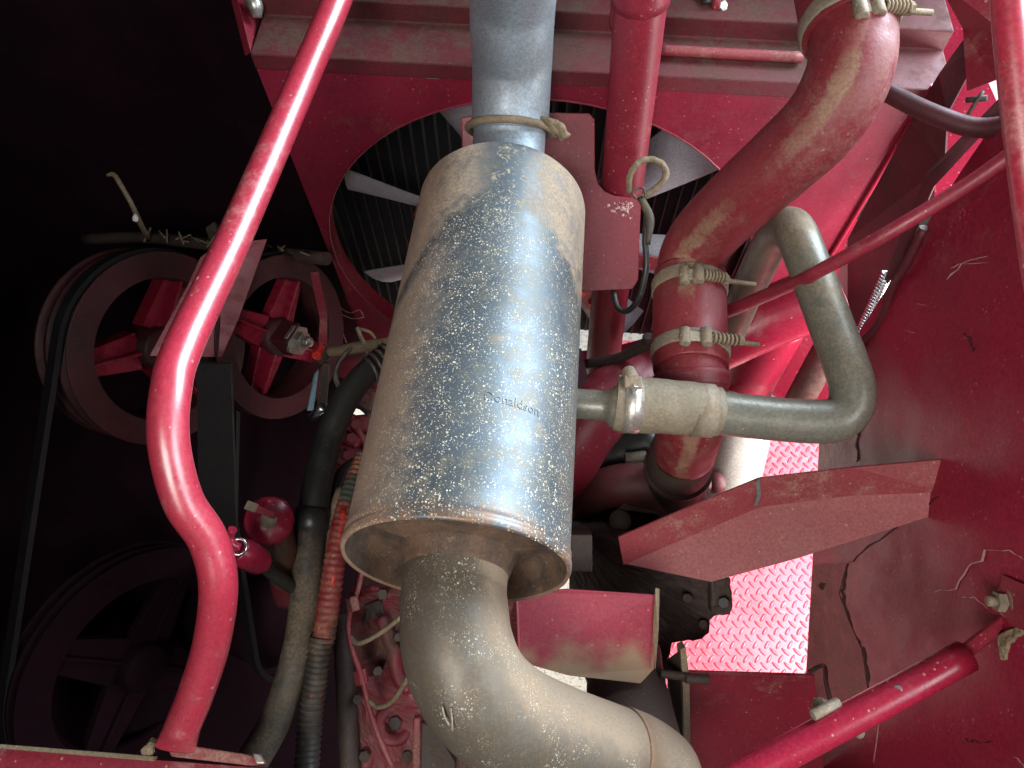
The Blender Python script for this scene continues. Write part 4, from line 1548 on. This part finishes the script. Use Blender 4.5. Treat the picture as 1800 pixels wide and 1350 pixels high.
mf = thing('exhaust_manifold', 'dark brown cast exhaust manifold lump between the red plates and the tread plate', 'manifold', P(1150, 1150, 1.4))
mb = MB()
plate(mb, pix([(998, 935, 1.30), (1040, 938, 1.28), (1120, 950, 1.27), (1210, 1000, 1.25), (1256, 1018, 1.24), (1262, 1080, 1.25), (1248, 1090, 1.25), (1246, 1112, 1.26), (1205, 1122, 1.26),
               (1182, 1132, 1.26), (1172, 1160, 1.27), (1168, 1215, 1.28), (1040, 1220, 1.3), (1000, 1100, 1.3)]), 0.16)
rough_cast(part('casting', mb, 'castiron', mf, 0.010), 4, 0.022, 0.035)
mb = MB()
plate(mb, pix([(1250, 1016, 1.225), (1286, 1018, 1.225), (1286, 1032, 1.225), (1290, 1066, 1.23), (1284, 1082, 1.23), (1250, 1080, 1.23)]), 0.05)
rough_cast(part('flange_lug', mb, 'castiron', mf, 0.004), 3, 0.008, 0.02)
mb = MB()
cyl(mb, P(1272, 1060, 1.215), P(1272, 1060, 1.25), 0.010, 6, False)
part('bolt', mb, 'black', mf)
for (x, y) in ((1208, 1052), (1236, 1098)):
    mb = MB()
    cyl(mb, P(x, y, 1.236), P(x, y, 1.29), 0.0085, 6, False)
    part('bolt', mb, 'castiron', mf)
mb = MB()
box(mb, P(1018, 966, 1.12), RIGHT, UP, FWD, 0.035, 0.055, 0.05)
part('clamp_block', mb, 'castiron', mf, 0.002)

dp = thing('downpipe', 'dark sooty downpipe hidden behind the muffler elbow end', 'pipe', P(1100, 1400, 1.0))
mb = MB()
sweep(mb, pix([(1100, 1150, 1.16), (1100, 1200, 1.10), (1108, 1262, 1.03), (1120, 1330, .97), (1130, 1420, .93)]), [0.055, 0.058, 0.061, 0.062, 0.062], 36, 6)
part('tube', mb, 'castiron', dp)
mb = MB()
sweep(mb, pix([(1078, 1333, .903), (1115, 1346, .92), (1148, 1362, .945), (1166, 1376, .975), (1172, 1388, 1.01)]), [0.0628, 0.0628, 0.061, 0.054, 0.040], 36, 6)
part('flange_pipe', mb, 'elbow', dp)
mb = MB()
cyl(mb, P(1160, 1184, 1.05), P(1212, 1190, 1.06), 0.006, 10)
part('bracket_pin', mb, 'castiron', dp)

# ================================================================== ENGINE AND ITS LINES
eng = thing('engine_block', 'dirty red engine block below and behind the muffler', 'engine', P(750, 1250, 1.5))
mb = MB()
plate(mb, pix([(612, 1035, 1.22), (700, 1030, 1.20), (890, 1040, 1.18), (905, 1200, 1.15), (905, 1460, 1.10), (610, 1460, 1.14), (606, 1200, 1.18)]), 0.22)
rough_cast(part('block', mb, 'engine', eng, 0.006), 5, 0.012, 0.03)
mb = MB()
plate(mb, pix([(650, 640, 1.45), (720, 600, 1.50), (960, 560, 1.52), (985, 700, 1.45), (985, 880, 1.38), (980, 1050, 1.32), (620, 1050, 1.34), (640, 800, 1.40)]), 0.25)
part('cylinder_head', mb, 'engine', eng, 0.01)
mb = MB()
plate(mb, pix([(640, 1062, 1.205), (668, 1055, 1.20), (678, 1085, 1.20), (660, 1105, 1.20), (668, 1150, 1.19), (640, 1165, 1.19), (632, 1110, 1.20)]), 0.02)
rough_cast(part('boss', mb, 'castiron', eng, 0.003), 3, 0.006, 0.015)
mb = MB()
lathe(mb, P(694, 1272, 1.165), -ray(694, 1272), [(-.02, .0001), (-.02, .034), (.008, .033), (.012, .029), (.012, .017), (.006, .015), (.006, .0001)], 32)
part('threaded_boss', mb, 'engine', eng)
mb = MB()
cyl(mb, P(694, 1272, 1.165), P(694, 1272, 1.148), 0.011, 6, False)
part('plug', mb, 'castiron', eng)
mb = MB()
plate(mb, pix([(655, 1205, 1.175), (712, 1200, 1.17), (728, 1255, 1.16), (726, 1300, 1.155), (670, 1306, 1.16), (650, 1260, 1.17)]), 0.014)
part('pad', mb, 'engine', eng, 0.004)
for (x, y, r_) in ((640, 1330, .009), (664, 1180, .008), (700, 1120, .008), (672, 1045, .009), (628, 1230, .008), (716, 1330, .009)):
    mb = MB()
    cyl(mb, P(x, y, 1.14), P(x, y, 1.21), r_, 6, False)
    part('bolt', mb, 'castiron', eng)
mb = MB()
sweep(mb, pix([(600, 1080, 1.20), (606, 1180, 1.18), (612, 1300, 1.15), (616, 1420, 1.13)]), [0.014, 0.016, 0.016, 0.016], 14, 5)
rough_cast(part('side_rib', mb, 'castiron', eng), 1, 0.006, 0.02)
mb = MB()
sweep(mb, pix([(668, 1085, 1.185), (690, 1140, 1.175), (700, 1190, 1.165), (718, 1215, 1.16)]), [0.010, 0.012, 0.012, 0.008], 12, 5)
rough_cast(part('cast_web', mb, 'engine', eng), 1, 0.004, 0.02)
mb = MB()
plate(mb, pix([(740, 1270, 1.12), (760, 1275, 1.12), (800, 1340, 1.11), (800, 1450, 1.1), (736, 1450, 1.1)]), 0.03)
part('bracket', mb, 'castiron', eng, 0.003)
mb = MB()
plate(mb, pix([(726, 1262, 1.14), (740, 1262, 1.14), (738, 1450, 1.12), (722, 1450, 1.12)]), 0.02)
part('rib', mb, 'red_dusty', eng, 0.003)
for i, (x, y, s1, s2, d) in enumerate(((612, 800, .06, .035, 1.30), (600, 832, .055, .03, 1.28), (625, 745, .07, .03, 1.33), (640, 700, .05, .04, 1.36), (618, 770, .04, .02, 1.31))):
    mb = MB()
    an = random.uniform(-.5, .3)
    ax_ = RIGHT * math.cos(an) + UP * math.sin(an)
    ay_ = FWD.cross(ax_)
    box(mb, P(x, y, d), ax_, ay_, FWD, s1, s2, 0.06)
    part('rocker_bracket', mb, 'engine', eng, 0.005)
    mb = MB()
    cyl(mb, P(x, y, d - .05), P(x, y, d), 0.010, 6, False)
    part('bolt', mb, 'engine', eng)
for i in range(4):
    mb = MB()
    cyl(mb, P(604 + 6 * i, 715 + 11 * i, 1.30), P(650 + 5 * i, 790 + 9 * i, 1.32), 0.008, 10)
    part('push_rod_tube', mb, 'engine', eng)

ij = thing('injector_line', 'thin red fuel injector line with hex nuts running down the engine side', 'fuel line', P(690, 1340, 1.1))
mb = MB()
sweep(mb, pix([(637, 1000, 1.12), (628, 1040, 1.12), (616, 1070, 1.12), (612, 1110, 1.12), (622, 1150, 1.11), (636, 1190, 1.11), (648, 1240, 1.11), (664, 1290, 1.10), (690, 1350, 1.09)]), 0.0042, 10, 6)
part('line', mb, 'red_dusty', ij)
for (x, y) in ((620, 1062), (634, 1190)):
    mb = MB()
    cyl(mb, P(x - 2, y - 14, 1.118), P(x + 3, y + 12, 1.115), 0.0105, 6, False)
    part('hex_nut', mb, 'red_dusty', ij)
for k, q in enumerate(([(614, 1118, 1.12), (630, 1131, 1.11), (665, 1115, 1.10), (705, 1085, 1.08)], [(648, 1232, 1.11), (665, 1243, 1.10), (690, 1232, 1.08), (716, 1195, 1.05)])):
    mb = MB()
    sweep(mb, pix(q), 0.0036, 10, 6)
    lab = ('thin tan bleed line curving to the upper bend of the elbow', 'thin tan bleed line curving to the lower bend of the elbow')[k]
    one('bleed_line', mb, 'tan', lab, 'fuel line', group='bleed lines')

# hoses left of the muffler
hs_ = thing('large_hose', 'thick black rubber hose running down from under the muffler to the frame rail', 'hose', P(440, 1390, .97))
mb = MB()
sweep(mb, pix([(690, 622, 1.20), (645, 655, 1.16), (606, 705, 1.13), (578, 770, 1.11), (558, 850, 1.08), (546, 930, 1.06)]), [0.019, 0.020, 0.0205, 0.021, 0.0215, 0.022], 24, 6)
part('upper_length', mb, 'black', hs_)
mb = MB()
sweep(mb, pix([(548, 918, 1.06), (541, 980, 1.045), (536, 1060, 1.03), (526, 1130, 1.01), (508, 1200, .995), (480, 1275, .98), (445, 1335, .97), (410, 1400, .96)]),
      [0.022, 0.022, 0.0215, 0.021, 0.021, 0.021, 0.022, 0.022], 24, 6)
part('lower_length', mb, 'dusty_black', hs_)
mb = MB()
a_, b_ = P(550, 895, 1.068), P(546, 925, 1.06)
lathe(mb, a_, b_ - a_, [(0, .020), (0, .0245), (.012, .026), (.030, .0255), (.032, .021)], 24)
part('coupling', mb, 'black', hs_)
for i in range(4):
    mb = MB()
    q0 = P(648 + 9 * i, 652 - 8 * i, 1.162 + .01 * i)
    lathe(mb, q0, V((0.7, .55, -.2)), [(0, .019), (.001, .0225), (.006, .0225), (.007, .019)], 20)
    part('ferrule_ring', mb, 'dusty_black', hs_)
mb = MB()
sweep(mb, pix([(640, 808, 1.18), (605, 832, 1.15), (586, 868, 1.12), (580, 920, 1.09), (572, 975, 1.08)]), 0.0125, 16, 6)
one('small_hose', mb, 'black', 'thin black hose curving from the muffler side down beside the thick hose', 'hose')
mb = MB()
sweep(mb, pix([(566, 1120, 1.0), (556, 1190, .99), (546, 1260, .98), (540, 1340, .97), (538, 1410, .96)]), 0.0155, 20, 8, corr=(0.0075, 0.0011))
one('corrugated_conduit', mb, 'conduit', 'ribbed dusty wiring conduit hanging beside the thick hose bottom', 'conduit')
mb = MB()
sweep(mb, pix([(636, 800, 1.13), (612, 870, 1.08), (597, 930, 1.05), (588, 990, 1.03), (578, 1060, 1.015), (568, 1130, 1.0)]), [0.010, 0.012, 0.0135, 0.0150, 0.0155, 0.0155], 20, 8, corr=(0.009, 0.0006))
one('painted_conduit', mb, 'red_conduit', 'red overpainted wiring conduit running along the muffler side to the ribbed conduit', 'conduit')
mb = MB()
sweep(mb, pix([(604, 895, 1.055), (594, 960, 1.03), (584, 1030, 1.01)]), 0.0045, 8, 5)
one('red_wire', mb, 'red_bright', 'thin bright red wire lying along the painted conduit', 'wire')
mb = MB()
sweep(mb, pix([(600, 860, 1.10), (586, 905, 1.08), (570, 1010, 1.06), (560, 1110, 1.05)]), 0.008, 12, 5)
one('tan_hose', mb, 'tan', 'tan dusty thin hose between the thick hose and painted conduit', 'hose')

# crossing wiring rod with ties by the shroud corner
wr = thing('harness_rod', 'tan dusty wiring harness tied across below the fan shroud corner', 'harness', P(580, 620, 1.35))
mb = MB()
sweep(mb, pix([(560, 622, 1.40), (590, 617, 1.36), (630, 611, 1.33), (690, 602, 1.30)]), [0.009, 0.0095, 0.011, 0.010], 14, 5)
part('harness', mb, 'tan', wr)
mb = MB()
sweep(mb, pix([(618, 612, 1.325), (604, 625, 1.32), (592, 645, 1.32), (590, 668, 1.32), (604, 690, 1.31), (630, 712, 1.28), (652, 732, 1.25)]), 0.0042, 8, 5)
part('loop_wire', mb, 'dusty_black', wr)
mb = MB()
sweep(mb, pix([(628, 576, 1.33), (634, 592, 1.325), (642, 608, 1.315), (650, 630, 1.33)]), 0.004, 8, 4)
sweep(mb, pix([(632, 578, 1.33), (650, 584, 1.33), (660, 596, 1.33)]), 0.003, 8, 4)
part('tie', mb, 'tan', wr)
mb = MB()
cyl(mb, P(556, 630, 1.36), P(576, 618, 1.38), 0.014, 14)
part('end_cap', mb, 'castiron', wr)
mb = MB()
cyl(mb, P(556, 626, 1.345), P(564, 612, 1.37), 0.010, 6, False)
part('red_nut', mb, 'red_bright', wr)
ad = thing('belt_adjuster', 'rusty belt adjuster link with blue-grey strip hanging beside the small pulley', 'adjuster', P(560, 730, 1.5))
mb = MB()
plate(mb, pix([(566, 640, 1.42), (578, 640, 1.42), (572, 722, 1.47), (556, 718, 1.47)]), 0.012)
part('link', mb, 'castiron', ad, 0.002)
mb = MB()
plate(mb, pix([(552, 660, 1.50), (560, 650, 1.50), (551, 722, 1.54), (540, 722, 1.54)]), 0.006)
part('strip', mb, 'bluestrip', ad)
mb = MB()
cyl(mb, P(548, 735, 1.47), P(566, 716, 1.45), 0.009, 14)
part('pin', mb, 'steel', ad)
mb = MB()
plate(mb, pix([(545, 480, 1.42), (560, 478, 1.42), (575, 555, 1.48), (575, 625, 1.52), (558, 628, 1.52), (562, 560, 1.48)]), 0.008)
one('shroud_stay', mb, 'red', 'narrow red stay plate between the small pulley and the shroud edge', 'stay', 0.001)

# filter with red cap, and the valve
ft = thing('filler_cap', 'red round filler cap with small lever on a rusty neck beside the thick hose', 'cap', P(500, 1010, 1.08))
fa = (-ray(473, 915).normalized() + UP * 0.10 - RIGHT * .12).normalized()
fcn = P(473, 915, 0.985)
mb = MB()
lathe(mb, fcn, fa, [(-0.022, .0295), (-0.004, .0325), (0.002, .0318), (0.006, .029), (0.0075, .0001)], 36)
part('cap', mb, 'red_clean', ft)
mb = MB()
sweep(mb, [fcn - fa * 0.02, P(487, 960, 1.02), P(500, 1010, 1.06), P(505, 1050, 1.10)], [0.027, 0.026, 0.022, 0.020], 24, 5)
part('neck', mb, 'engine', ft)
mb = MB()
lathe(mb, fcn + fa * 0.006, fa, [(0, .012), (.004, .009), (.005, .0001)], 20)
part('hinge', mb, 'dusty_zinc', ft)
mb = MB()
lx0, lx1 = P(440, 890, .968), P(484, 907, .966)
dv_ = (lx1 - lx0).normalized()
box(mb, lx0.lerp(lx1, .5), dv_, fa, dv_.cross(fa), (lx1 - lx0).length, 0.007, 0.009)
lvp = part('lever', mb, 'red', ft, 0.0015)
mb = MB()
box(mb, lx0 + dv_ * 0.002, dv_, fa, dv_.cross(fa), 0.016, 0.0085, 0.012)
part('lever_tip', mb, 'tan', lvp, 0.001)
vv = thing('drain_valve', 'small red drain valve with bright ring and bent handle touching the bent handrail', 'valve', P(440, 990, 1.0))
mb = MB()
sweep(mb, pix([(418, 965, .93), (432, 974, .94), (452, 985, .96), (462, 992, .98)]), [0.016, 0.0185, 0.018, 0.012], 20, 4)
part('body', mb, 'red_clean', vv)
va = (-ray(420, 962).normalized() - RIGHT * .25).normalized()
mb = MB()
rp_ = P(419, 961, .912)
x1 = va.cross(UP).normalized()
x2 = va.cross(x1)
sweep(mb, [rp_ + (x1 * math.cos(2 * PI * q / 24) + x2 * math.sin(2 * PI * q / 24)) * 0.0095 for q in range(26)], 0.0022, 8, smooth_path=False, caps=False)
part('ring', mb, 'steel', vv)
mb = MB()
sweep(mb, pix([(420, 962, .915), (408, 956, .91), (404, 944, .91), (409, 930, .905)]), [0.006, 0.006, 0.0055, 0.0055], 12, 5)
part('handle', mb, 'red_clean', vv)
mb = MB()
sweep(mb, pix([(458, 990, .97), (480, 1008, .99), (520, 1036, 1.03)]), [0.010, 0.009, 0.009], 14, 5)
part('spout_hose', mb, 'black', vv)

# ================================================================== PULLEYS AND BELTS (left, in the dark)
PHI = math.radians(30)
PA = V((0.84, -0.36, 0.36)).normalized()


def pulley(name, label, c, R, wid, rim_mat, spoke_mat, nsp, hubr, a0, grooves=2, hubl=0.05, ri=0.74):
    a = PA
    e1 = UZ - a * UZ.dot(a)
    e1.normalize()
    e2 = a.cross(e1)
    t = thing(name, label, 'pulley', c - UZ * R)
    m1 = MB()
    pr = [(-wid / 2, R * ri), (-wid / 2, R)]
    for g_ in range(grooves):
        z0 = -wid / 2 + wid * (g_ + .12) / grooves
        z1 = -wid / 2 + wid * (g_ + .88) / grooves
        zm = (z0 + z1) / 2
        pr += [(z0, R), (zm - .003, R * .92), (zm + .003, R * .92), (z1, R)]
    pr += [(wid / 2, R), (wid / 2, R * ri), (wid * .1, R * (ri - .04)), (-wid * .1, R * (ri - .04)), (-wid / 2, R * ri)]
    lathe(m1, c, a, pr, 64, e1=e1, smooth=False)
    part('rim', m1, rim_mat, t, 0.0015)
    m1 = MB()
    cyl(m1, c - a * hubl, c + a * hubl, hubr, 28)
    part('hub', m1, rim_mat, t)
    for k in range(nsp):
        th = a0 + 2 * PI * k / nsp
        rd = e1 * math.cos(th) + e2 * math.sin(th)
        tg = a.cross(rd)
        m1 = MB()
        w0, w1 = R * .20, R * .13
        vs = []
        for (r_, w_) in ((hubr * .8, w0), (R * (ri - .02), w1)):
            for q in (-1, 1):
                for z_ in (-wid * .18, wid * .18):
                    vs.append(c + rd * r_ + tg * (q * w_) + a * z_)
        m1.add(vs, [(0, 1, 3, 2), (4, 6, 7, 5), (0, 4, 5, 1), (2, 3, 7, 6), (0, 2, 6, 4), (1, 5, 7, 3)])
        box(m1, c + rd * (R * .45) + a * (wid * .25), rd, tg, a, R * .68, R * .035, wid * .25)
        part('spoke', m1, spoke_mat, t, 0.003)
    return t


p1c = P(478, 590, 1.62)
p1 = pulley('small_pulley', 'red spoked belt pulley with bright shaft nut beside the fan shroud', p1c, 0.178, 0.085, 'rim_shade', 'red_clean', 4, 0.042, 0.35, 2, 0.035)
m1 = MB()
nc = p1c + PA * 0.035
box(m1, nc - PA * .0 + RIGHT * .0, PA, UZ, PA.cross(UZ), 0.08, 0.06, 0.06)
part('hub_block', m1, 'red_grime', p1, 0.004)
m1 = MB()
hexnut(m1, nc + PA * 0.038, PA, 0.034, 0.010)
part('lock_plate', m1, 'zinc', p1, 0.001)
m1 = MB()
hexnut(m1, nc + PA * 0.048, PA, 0.020, 0.018)
part('nut', m1, 'zinc', p1, 0.001)
m1 = MB()
lathe(m1, nc + PA * 0.064, PA, [(0, .0001), (0, .011), (.016, .011), (.018, .009), (.018, .0001)], 20)
part('shaft_end', m1, 'zinc', p1)
p2c = P(262, 608, 1.80)
p2 = pulley('wide_pulley', 'broad rusty red spoked belt pulley behind the bent handrail', p2c, 0.232, 0.13, 'rim_shade', 'red_clean', 3, 0.05, 0.9, 3, 0.06)
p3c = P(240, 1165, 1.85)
p3 = pulley('dark_pulley', 'large pulley in shade-darkened paint almost lost in the dark above the frame rail', p3c, 0.30, 0.07, 'shade_dark', 'shade_dark', 4, 0.06, 0.2, 2, 0.05)


def belt(label, ca, ra, cb, rb, wid, off, name='drive_belt'):
    """belt loop over two wheels on parallel shafts"""
    a = PA
    ca = ca + a * off
    cb = cb - a * ((cb - ca).dot(a))
    d = cb - ca
    L = d.length
    x = d / L
    y = a.cross(x)
    al = math.acos((ra - rb) / L)
    pts = []
    for k in range(25):
        th = al + (2 * PI - 2 * al) * k / 24
        pts.append(ca + (x * math.cos(th) + y * math.sin(th)) * ra)
    for k in range(25):
        th = -al + 2 * al * k / 24
        pts.append(cb + (x * math.cos(th) + y * math.sin(th)) * rb)
    m_ = len(pts)
    vs, fs = [], []
    ctr = ca.lerp(cb, .5)
    for i, p in enumerate(pts):
        c_ = ca if i < 25 else cb
        o_ = (p - c_).normalized() * 0.012
        vs += [p - a * wid / 2, p + a * wid / 2, p + o_ + a * wid / 2, p + o_ - a * wid / 2]
    for i in range(m_):
        j = (i + 1) % m_
        for q in range(4):
            fs.append((4 * i + q, 4 * i + (q + 1) % 4, 4 * j + (q + 1) % 4, 4 * j + q))
    m1 = MB()
    m1.add(vs, fs, None, False)
    return one(name, m1, 'belt', label, 'belt')


belt('black drive belt looping from the broad pulley down to the large dark pulley', p2c, 0.226, p3c, 0.29, 0.03, 0.028)
belt('black drive belt round the small spoked pulley and the hidden pulley below it', p1c, 0.172, P(470, 1080, 1.85), 0.12, 0.025, 0.012)
mb = MB()
lathe(mb, P(470, 1080, 1.85), PA, [(-.04, .0001), (-.04, .118), (.05, .118), (.05, .0001)], 40)
one('hidden_pulley', mb, 'shade_dark', 'plain pulley in shade-darkened paint hidden in the dark behind the thick hose', 'pulley')

cb = thing('pulley_crossbar', 'rusty cross bar littered with chaff above the two spoked pulleys', 'bar', P(400, 430, 1.7))
mb = MB()
sweep(mb, pix([(150, 420, 1.85), (262, 418, 1.80), (420, 436, 1.68), (575, 455, 1.55)]), 0.014, 12, 5)
part('bar', mb, 'castiron', cb)
mb = MB()
for k in range(26):
    x = random.uniform(250, 545)
    y = 412 + (x - 250) * 0.12 + random.uniform(-6, 6)
    d = 1.785 - (x - 250) * 0.00078
    a_ = random.uniform(0, PI)
    q = P(x, y, d - 0.012)
    dv0 = (RIGHT * math.cos(a_) + UP * math.sin(a_)) * random.uniform(.006, .018)
    sweep(mb, [q - dv0, q + dv0 + V((0, 0, random.uniform(-.004, .006)))], random.uniform(.0012, .003), 5, smooth_path=False)
o = part('chaff', mb, 'tan', cb)
o['kind'] = 'stuff'
mb = MB()
plate(mb, pix([(360, 400, 1.70), (376, 388, 1.70), (384, 410, 1.70), (398, 430, 1.69), (372, 440, 1.70)]), 0.02)
part('lug', mb, 'castiron', cb, 0.003)
mb = MB()
plate(mb, pix([(262, 626, 1.42), (330, 500, 1.42), (352, 452, 1.42), (385, 428, 1.42), (470, 420, 1.44), (420, 560, 1.46), (390, 628, 1.46)]), 0.004)
one('belt_guard', mb, 'red_shroud', 'dull red belt guard plate with pale edge between the two spoked pulleys', 'guard', 0.001)
mb = MB()
plate(mb, pix([(345, 640, 1.36), (405, 640, 1.36), (415, 930, 1.50), (350, 930, 1.50)]), 0.01)
one('hanging_strap', mb, 'belt', 'dark flat strap hanging below the belt guard behind the bent handrail', 'strap')
lv = thing('trip_lever', 'thin brown lever with white tip standing above the broad pulley', 'lever', P(245, 395, 1.55))
mb = MB()
sweep(mb, pix([(188, 308, 1.5), (200, 307, 1.5), (212, 325, 1.5), (232, 360, 1.52), (246, 392, 1.60), (262, 420, 1.79)]), [0.003, 0.005, 0.005, 0.005, 0.006, 0.006], 10, 4)
part('rod', mb, 'tan', lv)
mb = MB()
lathe(mb, P(238, 390, 1.49), UP, [(0, .0001), (.002, .005), (.008, .006), (.015, .003), (.017, .0001)], 14)
part('tip', mb, 'whitecap', lv)
